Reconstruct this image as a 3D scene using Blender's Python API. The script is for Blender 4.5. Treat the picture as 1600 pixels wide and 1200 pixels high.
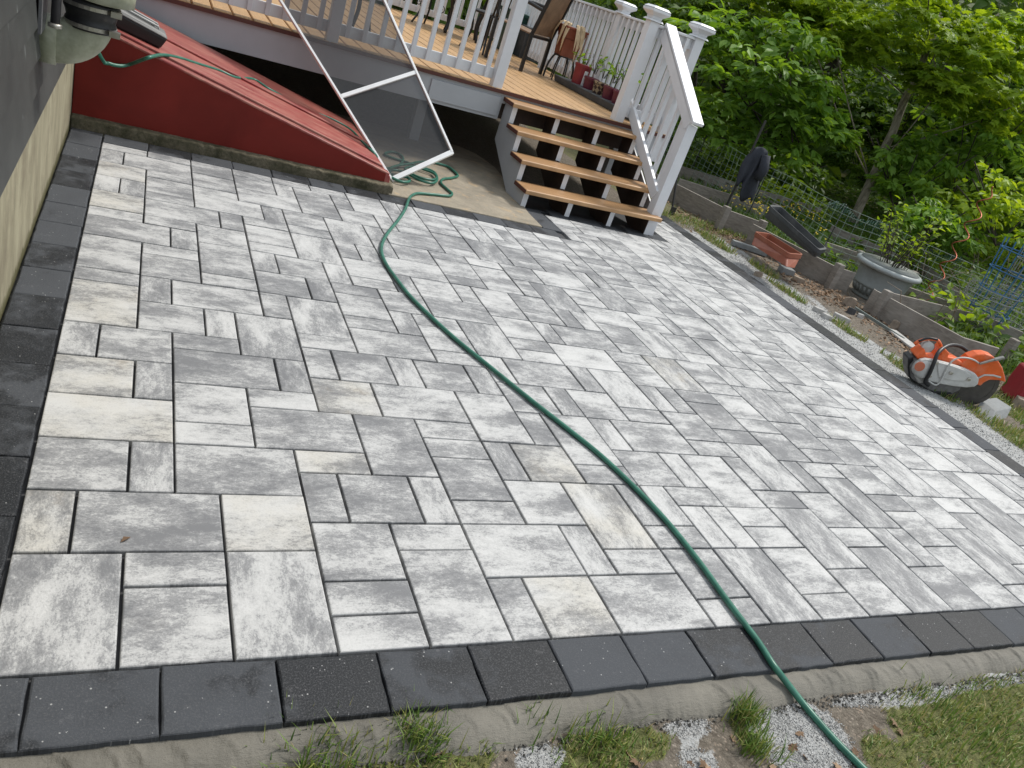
import bpy, math, random
import numpy as np
from mathutils import Vector, Matrix
R_ = math.radians
random.seed(11); rng = np.random.default_rng(5)
U = 0.12            # one paving module in metres; everything below is measured in modules
scene = bpy.context.scene
for o in list(bpy.data.objects): bpy.data.objects.remove(o)

# ------------------------------------------------------------------ camera
CR = np.array([[0.8833766986820224, -0.35004936848601287, 0.3116264556292152],
               [0.09216665890931705, -0.5221852449344722, -0.8478371759695553],
               [0.4595116050884648, 0.7776811747709216, -0.4290233970238544]])
CC = np.array([1.4233563736671826, -10.50062774717985, 12.367372756558387])
CF = 1207.34
cam_d = bpy.data.cameras.new('camera'); cam = bpy.data.objects.new('camera', cam_d)
scene.collection.objects.link(cam); scene.camera = cam
cam_d.sensor_width = 36; cam_d.lens = CF * 36 / 1600; cam_d.clip_start = 0.02; cam_d.clip_end = 1000
cam.matrix_world = Matrix(((CR[0][0], -CR[1][0], -CR[2][0], CC[0] * U),
                           (CR[0][1], -CR[1][1], -CR[2][1], CC[1] * U),
                           (CR[0][2], -CR[1][2], -CR[2][2], CC[2] * U), (0, 0, 0, 1)))
scene.render.resolution_x = 1024; scene.render.resolution_y = 768

# ------------------------------------------------------------------ world, sun, exposure
SUN_AZ, SUN_EL = R_(14), R_(57)      # azimuth from +x towards +y
world = bpy.data.worlds.new('World'); scene.world = world; world.use_nodes = True
wn = world.node_tree.nodes; wl = world.node_tree.links; wn.clear()
wo = wn.new('ShaderNodeOutputWorld'); wb = wn.new('ShaderNodeBackground'); sky = wn.new('ShaderNodeTexSky')
sky.sky_type = 'NISHITA'; sky.sun_disc = False; sky.sun_elevation = SUN_EL
sky.sun_rotation = R_(90) - SUN_AZ; sky.air_density = 1.0; sky.dust_density = 5.0; sky.ozone_density = 1.0
mixw = wn.new('ShaderNodeMixRGB'); mixw.inputs['Fac'].default_value = 0.75
mixw.inputs['Color2'].default_value = (8.0, 8.7, 9.4, 1)
wl.new(sky.outputs[0], mixw.inputs['Color1']); wl.new(mixw.outputs[0], wb.inputs[0])
wb.inputs[1].default_value = 0.10
wl.new(wb.outputs[0], wo.inputs[0])
sun_d = bpy.data.lights.new('sun', 'SUN'); sun_d.energy = 2.6; sun_d.angle = R_(10); sun_d.color = (1.0, 0.96, 0.9)
sun = bpy.data.objects.new('sun', sun_d); scene.collection.objects.link(sun)
sd = Vector((math.cos(SUN_EL) * math.cos(SUN_AZ), math.cos(SUN_EL) * math.sin(SUN_AZ), math.sin(SUN_EL)))
sun.rotation_euler = sd.to_track_quat('Z', 'Y').to_euler()
scene.view_settings.view_transform = 'Standard'; scene.view_settings.look = 'None'
scene.view_settings.exposure = 0.25; scene.view_settings.gamma = 1.0
scene.cycles.max_bounces = 8; scene.cycles.transparent_max_bounces = 12
scene.cycles.use_denoising = True

# measuring aid: a point of the photograph (1600 x 1200) carried onto a horizontal plane, in modules
def G(px, py, z=0.0):
    d = CR.T @ np.array([(px - 800) / CF, (py - 600) / CF, 1.0]); return CC + (z - CC[2]) / d[2] * d
def GY(px, py, y):
    d = CR.T @ np.array([(px - 800) / CF, (py - 600) / CF, 1.0]); return CC + (y - CC[1]) / d[1] * d
def GX(px, py, x):
    d = CR.T @ np.array([(px - 800) / CF, (py - 600) / CF, 1.0]); return CC + (x - CC[0]) / d[0] * d

# ------------------------------------------------------------------ node material helper
class NM:
    def __init__(s, name):
        s.m = bpy.data.materials.new(name); s.m.use_nodes = True; s.t = s.m.node_tree
        s.b = s.t.nodes['Principled BSDF']; s.out = s.t.nodes['Material Output']
    def n(s, typ, **kw):
        x = s.t.nodes.new(typ)
        for k, v in kw.items(): setattr(x, k, v)
        return x
    def l(s, a, b): s.t.links.new(a, b)
    def val(s, node, **kw):
        for k, v in kw.items(): node.inputs[k.replace('_', ' ')].default_value = v
    def noise(s, vec=None, scale=5, detail=4, rough=0.6, dist=0.0):
        x = s.n('ShaderNodeTexNoise'); x.inputs['Scale'].default_value = scale; x.inputs['Detail'].default_value = detail
        x.inputs['Roughness'].default_value = rough; x.inputs['Distortion'].default_value = dist
        if vec is not None: s.l(vec, x.inputs['Vector'])
        return x.outputs['Fac']
    def ramp(s, fac, stops, interp='LINEAR'):
        x = s.n('ShaderNodeValToRGB'); x.color_ramp.interpolation = interp
        while len(x.color_ramp.elements) < len(stops): x.color_ramp.elements.new(0.5)
        for e, (p, c) in zip(x.color_ramp.elements, stops):
            e.position = p; e.color = (c, c, c, 1) if isinstance(c, (int, float)) else (*c, 1)
        s.l(fac, x.inputs[0]); return x.outputs[0]
    def mix(s, fac, a, b, mode='MIX'):
        x = s.n('ShaderNodeMixRGB', blend_type=mode)
        for sock, v in ((x.inputs[0], fac), (x.inputs[1], a), (x.inputs[2], b)):
            if isinstance(v, (int, float)): sock.default_value = v
            elif isinstance(v, tuple): sock.default_value = (*v, 1)
            else: s.l(v, sock)
        return x.outputs[0]
    def math(s, op, a, b=0.0, c=None, clamp=False):
        x = s.n('ShaderNodeMath', operation=op); x.use_clamp = clamp
        for sock, v in zip(x.inputs, (a, b, c)):
            if v is None: continue
            if isinstance(v, (int, float)): sock.default_value = v
            else: s.l(v, sock)
        return x.outputs[0]
    def coord(s, which='Object', scale=None):
        x = s.n('ShaderNodeTexCoord').outputs[which]
        if scale is not None:
            m = s.n('ShaderNodeMapping'); m.inputs['Scale'].default_value = scale; s.l(x, m.inputs[0]); x = m.outputs[0]
        return x
    def attr(s, name):
        x = s.n('ShaderNodeAttribute'); x.attribute_name = name; return x
    def bump(s, h, strength=0.3, dist=0.01):
        x = s.n('ShaderNodeBump'); x.inputs['Strength'].default_value = strength; x.inputs['Distance'].default_value = dist
        s.l(h, x.inputs['Height']); s.l(x.outputs[0], s.b.inputs['Normal']); return x
    def col(s, c):
        if isinstance(c, tuple): s.b.inputs['Base Color'].default_value = (*c, 1)
        else: s.l(c, s.b.inputs['Base Color'])
    def rough(s, r):
        if isinstance(r, (int, float)): s.b.inputs['Roughness'].default_value = r
        else: s.l(r, s.b.inputs['Roughness'])

def simple(name, c, rough=0.6, metal=0.0, var=0.15, scale=12, bump=0.15, spec=0.5, dist=0.003, dirt=None, dirt_amt=0.5):
    m = NM(name); co = m.coord('Object'); f = m.noise(co, scale, 6, 0.65)
    lo = tuple(x * (1 - var) for x in c); hi = tuple(min(1, x * (1 + var)) for x in c)
    colr = m.mix(m.ramp(f, [(0.3, 0.0), (0.7, 1.0)]), lo, hi)
    if dirt: colr = m.mix(m.math('MULTIPLY', m.ramp(m.noise(co, scale * 0.35, 5, 0.7), [(0.45, 0.0), (0.7, 1.0)]), dirt_amt), colr, dirt)
    m.col(colr); m.rough(m.ramp(f, [(0.2, max(0, rough - .1)), (0.8, min(1, rough + .1))]))
    m.b.inputs['Metallic'].default_value = metal; m.b.inputs['Specular IOR Level'].default_value = spec
    if bump: m.bump(m.noise(co, scale * 8, 4, 0.6), bump, dist)
    return m.m

# ------------------------------------------------------------------ mesh builder (in modules)
class MB:
    def __init__(s): s.v = []; s.f = []; s.at = {}
    def add(s, vs, fs):
        n = len(s.v); s.v += [tuple(map(float, v)) for v in vs]; s.f += [tuple(i + n for i in f) for f in fs]; return s
    def box(s, a, b):
        (x0, y0, z0), (x1, y1, z1) = a, b
        return s.add([(x0,y0,z0),(x1,y0,z0),(x1,y1,z0),(x0,y1,z0),(x0,y0,z1),(x1,y0,z1),(x1,y1,z1),(x0,y1,z1)],
                     [(3,2,1,0),(4,5,6,7),(0,1,5,4),(1,2,6,5),(2,3,7,6),(3,0,4,7)])
    def bar(s, p0, p1, w, h, up=(0, 0, 1)):
        p0, p1 = Vector(p0), Vector(p1); d = (p1 - p0).normalized(); up = Vector(up)
        side = d.cross(up)
        if side.length < 1e-4: side = d.cross(Vector((1, 0, 0)))
        side.normalize(); u = side.cross(d).normalized()
        a = side * w / 2; b = u * h / 2
        vs = [p0 - a - b, p0 + a - b, p0 + a + b, p0 - a + b, p1 - a - b, p1 + a - b, p1 + a + b, p1 - a + b]
        return s.add(vs, [(0,1,2,3),(7,6,5,4),(4,5,1,0),(5,6,2,1),(6,7,3,2),(7,4,0,3)])
    def tube(s, pts, r, n=8, cap=True):
        pts = [Vector(p) for p in pts]; m = len(pts); rr = r if isinstance(r, (list, tuple)) else [r] * m
        t0 = (pts[1] - pts[0]).normalized(); nrm = t0.orthogonal().normalized(); base = len(s.v); vs = []
        for i, p in enumerate(pts):
            t = (pts[min(i + 1, m - 1)] - pts[max(i - 1, 0)]).normalized()
            nrm = (nrm - t * nrm.dot(t)).normalized(); bi = t.cross(nrm)
            for k in range(n):
                a = 2 * math.pi * k / n; vs.append(p + (nrm * math.cos(a) + bi * math.sin(a)) * rr[i])
        fs = [(i*n+k, i*n+(k+1)%n, (i+1)*n+(k+1)%n, (i+1)*n+k) for i in range(m-1) for k in range(n)]
        if cap: fs += [tuple(range(n-1, -1, -1)), tuple((m-1)*n + k for k in range(n))]
        return s.add(vs, fs)
    def lathe(s, prof, c=(0,0,0), axis=(0,0,1), n=24, sx=1.0, sy=1.0):
        ax = Vector(axis).normalized(); a = ax.orthogonal().normalized() if abs(ax.z) < .999 else Vector((1,0,0)); b = ax.cross(a); c = Vector(c)
        vs = [c + ax*h + (a*math.cos(2*math.pi*k/n)*sx + b*math.sin(2*math.pi*k/n)*sy)*r for r, h in prof for k in range(n)]
        m = len(prof)
        fs = [(i*n+k, i*n+(k+1)%n, (i+1)*n+(k+1)%n, (i+1)*n+k) for i in range(m-1) for k in range(n)]
        fs += [tuple(range(n-1,-1,-1)), tuple((m-1)*n+k for k in range(n))]
        return s.add(vs, fs)
    def prism(s, poly, vec):
        vec = Vector(vec); p = [Vector(q) for q in poly]; n = len(p)
        return s.add(p + [q + vec for q in p], [tuple(range(n-1,-1,-1)), tuple(range(n, 2*n))] + [(i,(i+1)%n,(i+1)%n+n,i+n) for i in range(n)])
    def hull(s, bot, top):
        n = len(bot); return s.add(list(bot)+list(top), [tuple(range(n-1,-1,-1)), tuple(range(n,2*n))] + [(i,(i+1)%n,(i+1)%n+n,i+n) for i in range(n)])
    def xf(s, M, start=0):
        for i in range(start, len(s.v)): s.v[i] = tuple(M @ Vector(s.v[i]))
        return s

def origin_of(o):
    v = Vector((0, 0, 0))
    while o is not None: v = v + Vector(o.location); o = o.parent
    return v
def obj(name, mb, mat, parent=None, bevel=0.0, smooth=False, loc=None, segs=2, recalc=True):
    me = bpy.data.meshes.new(name)
    base = Vector(loc) * U if loc is not None else Vector((0, 0, 0))
    off = (origin_of(parent) if parent is not None else Vector((0,0,0))) + base
    V = np.array(mb.v, dtype=float) * U - np.array(off)
    me.from_pydata(V.tolist(), [], mb.f); me.update()
    if recalc:
        import bmesh
        b = bmesh.new(); b.from_mesh(me); bmesh.ops.recalc_face_normals(b, faces=b.faces); b.to_mesh(me); b.free()
    if smooth:
        for p in me.polygons: p.use_smooth = True
    o = bpy.data.objects.new(name, me); scene.collection.objects.link(o); o.location = base
    me.materials.append(mat)
    if parent is not None: o.parent = parent
    if bevel:
        bv = o.modifiers.new('bevel', 'BEVEL'); bv.width = bevel; bv.segments = segs; bv.limit_method = 'ANGLE'; bv.angle_limit = R_(35)
    if smooth == 'auto':
        for p in me.polygons: p.use_smooth = False
    return o
def thing(name, label, cat, loc=(0, 0, 0), group=None):
    o = bpy.data.objects.new(name, None); scene.collection.objects.link(o); o.location = Vector(loc) * U
    o.empty_display_size = 0.05; return tag(o, label, cat, group)
def tag(o, label, cat, group=None):
    o['label'] = label; o['category'] = cat
    if group: o['group'] = group
    return o
def struct(o): o['kind'] = 'structure'; return o
def stuff(o, label, cat): o['kind'] = 'stuff'; return tag(o, label, cat)
def dup(root, loc, label=None, rotz=0.0):
    r = root.copy(); scene.collection.objects.link(r); r.location = Vector(loc) * U; r.rotation_euler = (0, 0, rotz)
    if label: r['label'] = label
    for ch in list(root.children):
        c = ch.copy(); scene.collection.objects.link(c); c.parent = r
        for g in ch.children:
            d = g.copy(); scene.collection.objects.link(d); d.parent = c
    return r
def numpy_mesh(name, V, loops, counts, mat, attrs=None, smooth=False):
    me = bpy.data.meshes.new(name); V = np.asarray(V, dtype=np.float32)
    me.vertices.add(len(V)); me.vertices.foreach_set('co', V.ravel())
    loops = np.asarray(loops, dtype=np.int32); counts = np.asarray(counts, dtype=np.int32)
    me.loops.add(len(loops)); me.loops.foreach_set('vertex_index', loops)
    me.polygons.add(len(counts)); me.polygons.foreach_set('loop_start', np.concatenate([[0], np.cumsum(counts)[:-1]]).astype(np.int32))
    me.polygons.foreach_set('use_smooth', np.full(len(counts), bool(smooth)))
    me.update(calc_edges=True)
    for k, (typ, dom, data) in (attrs or {}).items():
        a = me.attributes.new(k, typ, dom)
        a.data.foreach_set('vector' if typ == 'FLOAT_VECTOR' else 'value', np.asarray(data, dtype=np.float32).ravel())
    me.materials.append(mat)
    o = bpy.data.objects.new(name, me); scene.collection.objects.link(o); return o
def spline(pts, step=0.12):
    pts = [np.array(p, float) for p in pts]; out = []
    P = [2*pts[0]-pts[1]] + pts + [2*pts[-1]-pts[-2]]
    for i in range(1, len(P)-2):
        p0, p1, p2, p3 = P[i-1], P[i], P[i+1], P[i+2]; n = max(2, int(np.linalg.norm(p2-p1)/step))
        for k in range(n):
            t = k/n; out.append(0.5*((2*p1)+(-p0+p2)*t+(2*p0-5*p1+4*p2-p3)*t*t+(-p0+3*p1-3*p2+p3)*t**3))
    out.append(pts[-1]); return [tuple(o) for o in out]
# ================================================================== PAVING
# every pale paver of the laying pattern: column, row, width, depth (modules), tone 0-9, creamy or not
PAVERS = [
(3, 7, 2, 1, 8, 0), (13, 6, 2, 2, 5, 1), (29, 12, 2, 2, 5, 0), (0, 9, 2, 2, 7, 1), (6, 0, 2, 1, 6, 0), (6, 1, 2, 1, 3, 0), (21, 11, 1, 2, 4, 0), (6, 22, 2, 2, 7, 0),
(9, 4, 1, 2, 6, 0), (0, 3, 1, 2, 5, 1), (8, 21, 2, 3, 7, 0), (14, 3, 2, 3, 6, 1), (3, 5, 3, 2, 4, 0), (16, 14, 2, 1, 7, 0), (23, 6, 2, 3, 6, 0), (13, 2, 1, 2, 6, 0),
(25, 6, 1, 2, 2, 0), (9, 13, 3, 2, 5, 0), (11, 27, 2, 2, 4, 0), (31, 6, 2, 3, 5, 0), (25, 14, 2, 2, 5, 0), (24, 3, 2, 1, 7, 0), (14, 8, 1, 2, 4, 0), (14, 12, 1, 2, 7, 0),
(2, 5, 1, 2, 3, 0), (20, 5, 2, 3, 7, 0), (4, 18, 2, 3, 4, 0), (9, 27, 2, 1, 3, 0), (8, 3, 2, 1, 7, 0), (13, 11, 1, 2, 4, 0), (26, 4, 2, 3, 3, 0), (28, 5, 2, 1, 4, 0),
(29, 10, 1, 2, 4, 0), (12, 25, 1, 2, 4, 0), (6, 4, 1, 2, 3, 0), (18, 16, 1, 2, 5, 0), (11, 22, 1, 2, 5, 0), (16, 10, 1, 2, 3, 0), (2, 2, 2, 1, 6, 0), (10, 0, 1, 2, 4, 0),
(2, 0, 2, 2, 5, 0), (27, 2, 1, 2, 5, 0), (4, 3, 2, 2, 7, 1), (2, 13, 2, 2, 5, 0), (8, 0, 2, 3, 6, 0), (10, 5, 2, 2, 4, 0), (11, 17, 2, 2, 6, 0), (26, 2, 1, 2, 4, 0),
(18, 14, 3, 2, 9, 0), (9, 19, 1, 2, 8, 0), (11, 0, 2, 2, 7, 1), (18, 5, 2, 1, 5, 0), (9, 18, 2, 1, 2, 0), (14, 14, 2, 3, 5, 0), (13, 17, 3, 2, 4, 0), (23, 9, 2, 1, 3, 0),
(6, 21, 2, 1, 7, 0), (12, 23, 1, 2, 4, 0), (6, 6, 2, 1, 7, 1), (7, 4, 2, 2, 3, 0), (0, 5, 2, 2, 4, 0), (8, 24, 2, 1, 5, 0), (20, 4, 2, 1, 7, 0), (12, 4, 2, 2, 6, 0),
(3, 15, 3, 2, 7, 0), (0, 13, 2, 3, 6, 1), (8, 25, 2, 2, 5, 0), (16, 15, 2, 1, 3, 0), (5, 9, 2, 1, 8, 0), (16, 0, 2, 1, 5, 0), (8, 6, 2, 3, 4, 0), (10, 20, 2, 2, 6, 0),
(26, 0, 2, 2, 3, 0), (1, 11, 2, 2, 4, 0), (17, 8, 1, 2, 6, 0), (3, 10, 3, 2, 4, 0), (11, 11, 2, 2, 4, 0), (28, 16, 2, 3, 4, 0), (8, 11, 2, 2, 3, 0), (3, 8, 2, 2, 7, 0),
(3, 20, 1, 2, 6, 0), (2, 9, 1, 2, 3, 0), (27, 14, 1, 2, 6, 0), (7, 25, 1, 2, 3, 0), (28, 0, 2, 3, 6, 0), (7, 9, 2, 2, 6, 1), (6, 2, 2, 2, 5, 0), (8, 17, 1, 2, 2, 0),
(20, 3, 2, 1, 6, 0), (2, 15, 1, 2, 4, 0), (12, 16, 2, 1, 5, 0), (21, 13, 2, 2, 6, 0), (10, 22, 1, 2, 5, 0), (14, 2, 2, 1, 6, 0), (18, 0, 2, 3, 4, 0), (26, 16, 2, 1, 7, 0),
(5, 7, 3, 2, 4, 0), (4, 13, 1, 2, 7, 0), (25, 11, 2, 2, 7, 0), (17, 4, 1, 2, 7, 0), (26, 17, 2, 2, 4, 0), (2, 23, 3, 2, 6, 0), (6, 10, 1, 2, 3, 0), (30, 6, 1, 2, 6, 0),
(27, 11, 2, 3, 4, 0), (28, 3, 2, 2, 5, 0), (25, 10, 2, 1, 5, 0), (16, 4, 1, 2, 3, 0), (0, 20, 3, 2, 4, 0), (9, 15, 2, 1, 4, 0), (10, 7, 2, 1, 5, 0), (10, 8, 2, 1, 5, 0),
(15, 19, 1, 2, 5, 0), (24, 0, 2, 3, 4, 0), (14, 10, 2, 2, 6, 0), (0, 0, 2, 3, 5, 0), (15, 7, 2, 3, 7, 0), (25, 20, 2, 1, 8, 0), (22, 6, 1, 2, 5, 0), (1, 3, 3, 2, 4, 0),
(13, 0, 3, 2, 6, 0), (16, 16, 2, 2, 6, 0), (29, 8, 2, 2, 3, 0), (12, 14, 2, 2, 7, 0), (24, 4, 2, 2, 5, 0), (22, 0, 2, 2, 5, 0), (22, 2, 2, 3, 5, 0), (5, 23, 1, 2, 4, 0),
(31, 13, 1, 2, 4, 0), (23, 13, 2, 3, 6, 1), (7, 14, 2, 3, 6, 0), (12, 19, 1, 2, 4, 0), (9, 30, 2, 1, 5, 0), (0, 22, 2, 1, 5, 0), (4, 0, 2, 3, 7, 0), (17, 10, 2, 2, 6, 0),
(30, 14, 1, 2, 6, 0), (15, 12, 3, 2, 5, 0), (6, 17, 2, 2, 3, 0), (2, 19, 2, 1, 6, 0), (22, 5, 2, 1, 3, 0), (16, 3, 2, 1, 6, 0), (10, 4, 2, 1, 5, 0), (0, 11, 1, 2, 3, 0),
(6, 15, 1, 2, 4, 0), (28, 6, 2, 2, 5, 0), (12, 13, 2, 1, 6, 0), (27, 8, 2, 1, 3, 0), (18, 8, 3, 2, 6, 0), (19, 10, 2, 1, 5, 0), (20, 0, 2, 1, 7, 0), (30, 1, 2, 3, 4, 0),
(28, 14, 2, 2, 5, 0), (3, 12, 2, 1, 4, 0), (30, 4, 2, 2, 6, 0), (20, 18, 1, 2, 3, 0), (10, 24, 2, 3, 6, 0), (8, 29, 1, 2, 5, 0), (21, 8, 2, 1, 6, 0), (10, 2, 3, 2, 7, 0),
(15, 6, 2, 1, 4, 0), (9, 28, 2, 2, 3, 0), (32, 2, 2, 3, 4, 0), (6, 24, 2, 1, 5, 0), (4, 27, 2, 1, 7, 0), (23, 12, 2, 1, 2, 0), (14, 30, 1, 2, 4, 0), (2, 25, 2, 1, 4, 0),
(21, 9, 2, 2, 4, 0), (10, 19, 2, 1, 4, 0), (13, 19, 2, 2, 7, 0), (11, 15, 1, 2, 5, 0), (6, 27, 3, 2, 7, 0), (12, 8, 2, 3, 6, 0), (2, 22, 2, 1, 5, 0), (7, 11, 1, 2, 5, 0),
(9, 9, 3, 2, 6, 0), (25, 13, 2, 1, 5, 0), (15, 21, 2, 1, 4, 0), (0, 7, 3, 2, 8, 1), (21, 15, 2, 1, 6, 0), (13, 27, 1, 2, 5, 0), (18, 18, 2, 1, 6, 0), (20, 1, 2, 2, 6, 0),
(31, 9, 2, 1, 4, 0), (33, 6, 2, 2, 8, 0), (22, 16, 2, 1, 4, 0), (13, 25, 3, 2, 4, 0), (32, 5, 2, 1, 9, 0), (4, 21, 2, 2, 6, 0), (4, 25, 3, 2, 7, 0), (31, 15, 2, 2, 4, 0),
(10, 11, 1, 2, 7, 0), (25, 8, 2, 2, 2, 0), (26, 7, 2, 1, 5, 0), (13, 23, 2, 2, 5, 0), (19, 6, 1, 2, 7, 0), (4, 28, 2, 2, 5, 0), (30, 10, 3, 2, 6, 0), (12, 6, 1, 2, 3, 0),
(19, 16, 3, 2, 4, 0), (6, 19, 1, 2, 6, 0), (22, 17, 2, 2, 3, 0), (22, 11, 1, 2, 4, 0), (5, 12, 2, 3, 5, 0), (11, 29, 1, 2, 4, 0), (16, 1, 2, 2, 3, 0), (17, 6, 2, 2, 5, 0),
(0, 17, 2, 3, 6, 0), (7, 13, 2, 1, 7, 0), (19, 11, 2, 3, 6, 0), (9, 16, 2, 2, 6, 0), (17, 24, 2, 1, 7, 0), (32, 13, 2, 2, 5, 0), (0, 25, 1, 2, 7, 0), (0, 23, 2, 2, 6, 1),
(25, 19, 2, 1, 5, 0), (16, 18, 2, 3, 6, 0), (33, 8, 2, 3, 6, 0), (1, 25, 1, 2, 4, 0), (0, 16, 2, 1, 4, 0), (12, 21, 3, 2, 7, 0), (7, 19, 2, 2, 6, 0), (14, 28, 2, 2, 6, 0),
(31, 17, 2, 1, 5, 0), (30, 16, 1, 2, 5, 0), (24, 16, 2, 3, 6, 0), (36, 5, 2, 3, 9, 0), (35, 6, 1, 2, 4, 0), (35, 11, 2, 3, 9, 0), (33, 11, 2, 2, 7, 0), (6, 29, 2, 2, 4, 0),
(15, 24, 2, 1, 4, 0), (34, 3, 2, 3, 3, 0), (2, 26, 2, 2, 6, 0), (2, 17, 2, 2, 4, 0), (21, 23, 3, 2, 7, 0), (15, 30, 1, 2, 7, 0), (35, 8, 2, 2, 8, 0), (17, 21, 2, 3, 6, 0),
(2, 28, 2, 1, 5, 0), (19, 23, 2, 2, 5, 0), (33, 15, 2, 3, 7, 0), (31, 12, 2, 1, 4, 0), (24, 21, 2, 3, 4, 0), (16, 25, 2, 1, 7, 0), (15, 22, 2, 2, 6, 0), (16, 26, 2, 2, 3, 0),
(1, 29, 3, 2, 6, 0), (22, 19, 3, 2, 7, 0), (18, 30, 2, 2, 5, 0), (24, 29, 2, 2, 5, 0), (20, 25, 2, 1, 5, 0), (0, 29, 1, 2, 5, 0), (0, 27, 2, 2, 7, 1), (37, 8, 1, 2, 6, 0),
(18, 19, 2, 2, 4, 0), (14, 27, 2, 1, 6, 0), (20, 20, 2, 3, 3, 0), (35, 14, 2, 2, 9, 0), (16, 29, 2, 2, 6, 0), (16, 28, 2, 1, 5, 0), (35, 10, 2, 1, 3, 0), (23, 10, 2, 2, 3, 0),
(27, 9, 2, 2, 4, 0), (19, 21, 1, 2, 4, 0), (21, 18, 1, 2, 5, 0), (22, 29, 2, 1, 6, 0), (20, 26, 2, 2, 4, 0), (34, 13, 1, 2, 6, 0), (22, 21, 2, 1, 6, 0), (22, 25, 2, 2, 3, 0),
(18, 25, 2, 3, 3, 0), (19, 28, 1, 2, 7, 0), (22, 22, 2, 1, 7, 0), (22, 30, 2, 2, 6, 0), (20, 28, 2, 1, 7, 0), (18, 28, 1, 2, 6, 0), (12, 29, 2, 2, 7, 0), (22, 27, 3, 2, 6, 0),
(30, 0, 2, 1, 6, 0), (32, 0, 2, 1, 5, 0), (34, 0, 3, 2, 5, 0), (37, 0, 1, 2, 6, 0), (38, 0, 2, 3, 3, 0), (40, 0, 2, 1, 6, 0), (32, 1, 2, 1, 5, 0), (40, 1, 1, 2, 7, 0),
(41, 1, 1, 2, 7, 0), (34, 2, 2, 1, 8, 0), (36, 2, 1, 2, 4, 0), (37, 2, 1, 2, 4, 0), (18, 3, 1, 2, 7, 0), (19, 3, 1, 2, 7, 0), (38, 3, 2, 1, 7, 0), (40, 3, 2, 2, 4, 0),
(36, 4, 2, 1, 4, 0), (38, 4, 2, 2, 5, 0), (40, 5, 1, 2, 5, 0), (41, 5, 1, 2, 3, 0), (38, 6, 1, 2, 5, 0), (39, 6, 1, 2, 6, 0), (40, 7, 2, 1, 3, 0), (38, 8, 2, 2, 4, 0),
(40, 8, 1, 2, 6, 0), (41, 8, 1, 2, 6, 0), (37, 10, 1, 2, 8, 0), (38, 10, 2, 3, 6, 0), (40, 10, 2, 2, 6, 0), (18, 12, 1, 2, 3, 0), (37, 12, 1, 2, 4, 0), (40, 12, 2, 1, 7, 0),
(38, 13, 1, 2, 6, 0), (39, 13, 2, 2, 6, 0), (41, 13, 1, 2, 5, 0), (37, 14, 1, 2, 4, 0), (38, 15, 1, 2, 4, 0), (39, 15, 2, 1, 5, 0), (41, 15, 1, 2, 6, 0), (35, 16, 1, 2, 6, 0),
(36, 16, 2, 3, 3, 0), (39, 16, 2, 2, 6, 0), (4, 17, 2, 1, 6, 0), (38, 17, 1, 2, 3, 0), (41, 17, 1, 2, 5, 0), (30, 18, 1, 2, 6, 0), (31, 18, 2, 2, 6, 0), (33, 18, 2, 1, 4, 0),
(35, 18, 1, 2, 4, 0), (39, 18, 1, 2, 6, 0), (40, 18, 1, 2, 6, 0), (27, 19, 1, 2, 4, 0), (28, 19, 2, 1, 4, 0), (33, 19, 2, 1, 4, 0), (36, 19, 2, 3, 7, 0), (38, 19, 1, 2, 6, 0),
(41, 19, 1, 2, 6, 0), (28, 20, 3, 2, 4, 0), (31, 20, 1, 2, 4, 0), (32, 20, 2, 3, 7, 0), (34, 20, 2, 2, 5, 0), (39, 20, 2, 2, 3, 0), (26, 21, 2, 2, 7, 0), (38, 21, 1, 2, 4, 0),
(41, 21, 1, 2, 6, 0), (28, 22, 1, 2, 3, 0), (29, 22, 2, 2, 3, 0), (31, 22, 1, 2, 5, 0), (34, 22, 1, 2, 8, 0), (35, 22, 2, 2, 5, 0), (37, 22, 1, 2, 5, 0), (39, 22, 2, 1, 5, 0),
(26, 23, 2, 2, 7, 0), (32, 23, 1, 2, 4, 0), (33, 23, 1, 2, 7, 0), (38, 23, 2, 1, 4, 0), (40, 23, 2, 2, 4, 0), (24, 24, 1, 2, 5, 0), (25, 24, 1, 2, 3, 0), (28, 24, 2, 2, 6, 0),
(30, 24, 1, 2, 5, 0), (31, 24, 1, 2, 4, 0), (34, 24, 2, 2, 7, 0), (36, 24, 1, 2, 4, 0), (37, 24, 2, 1, 7, 0), (39, 24, 1, 2, 4, 0), (26, 25, 2, 1, 3, 0), (32, 25, 2, 3, 7, 0),
(37, 25, 2, 1, 7, 0), (40, 25, 2, 2, 6, 0), (24, 26, 2, 1, 3, 0), (26, 26, 2, 2, 5, 0), (28, 26, 2, 1, 5, 0), (30, 26, 1, 2, 3, 0), (31, 26, 1, 2, 5, 0), (34, 26, 2, 1, 5, 0),
(36, 26, 2, 2, 6, 0), (38, 26, 2, 2, 6, 0), (25, 27, 1, 2, 4, 0), (28, 27, 2, 1, 4, 0), (34, 27, 2, 1, 7, 0), (40, 27, 2, 2, 7, 0), (26, 28, 2, 1, 3, 0), (28, 28, 2, 2, 4, 0),
(30, 28, 2, 1, 5, 0), (32, 28, 2, 1, 6, 0), (34, 28, 2, 1, 4, 0), (36, 28, 2, 1, 5, 0), (38, 28, 2, 1, 4, 0), (20, 29, 1, 2, 8, 0), (21, 29, 1, 2, 3, 0), (26, 29, 2, 3, 5, 0),
(30, 29, 2, 1, 3, 0), (32, 29, 2, 2, 8, 0), (34, 29, 2, 2, 8, 0), (36, 29, 2, 3, 3, 0), (38, 29, 2, 1, 5, 0), (40, 29, 2, 3, 5, 0), (4, 30, 2, 1, 3, 0), (28, 30, 2, 1, 7, 0),
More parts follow.
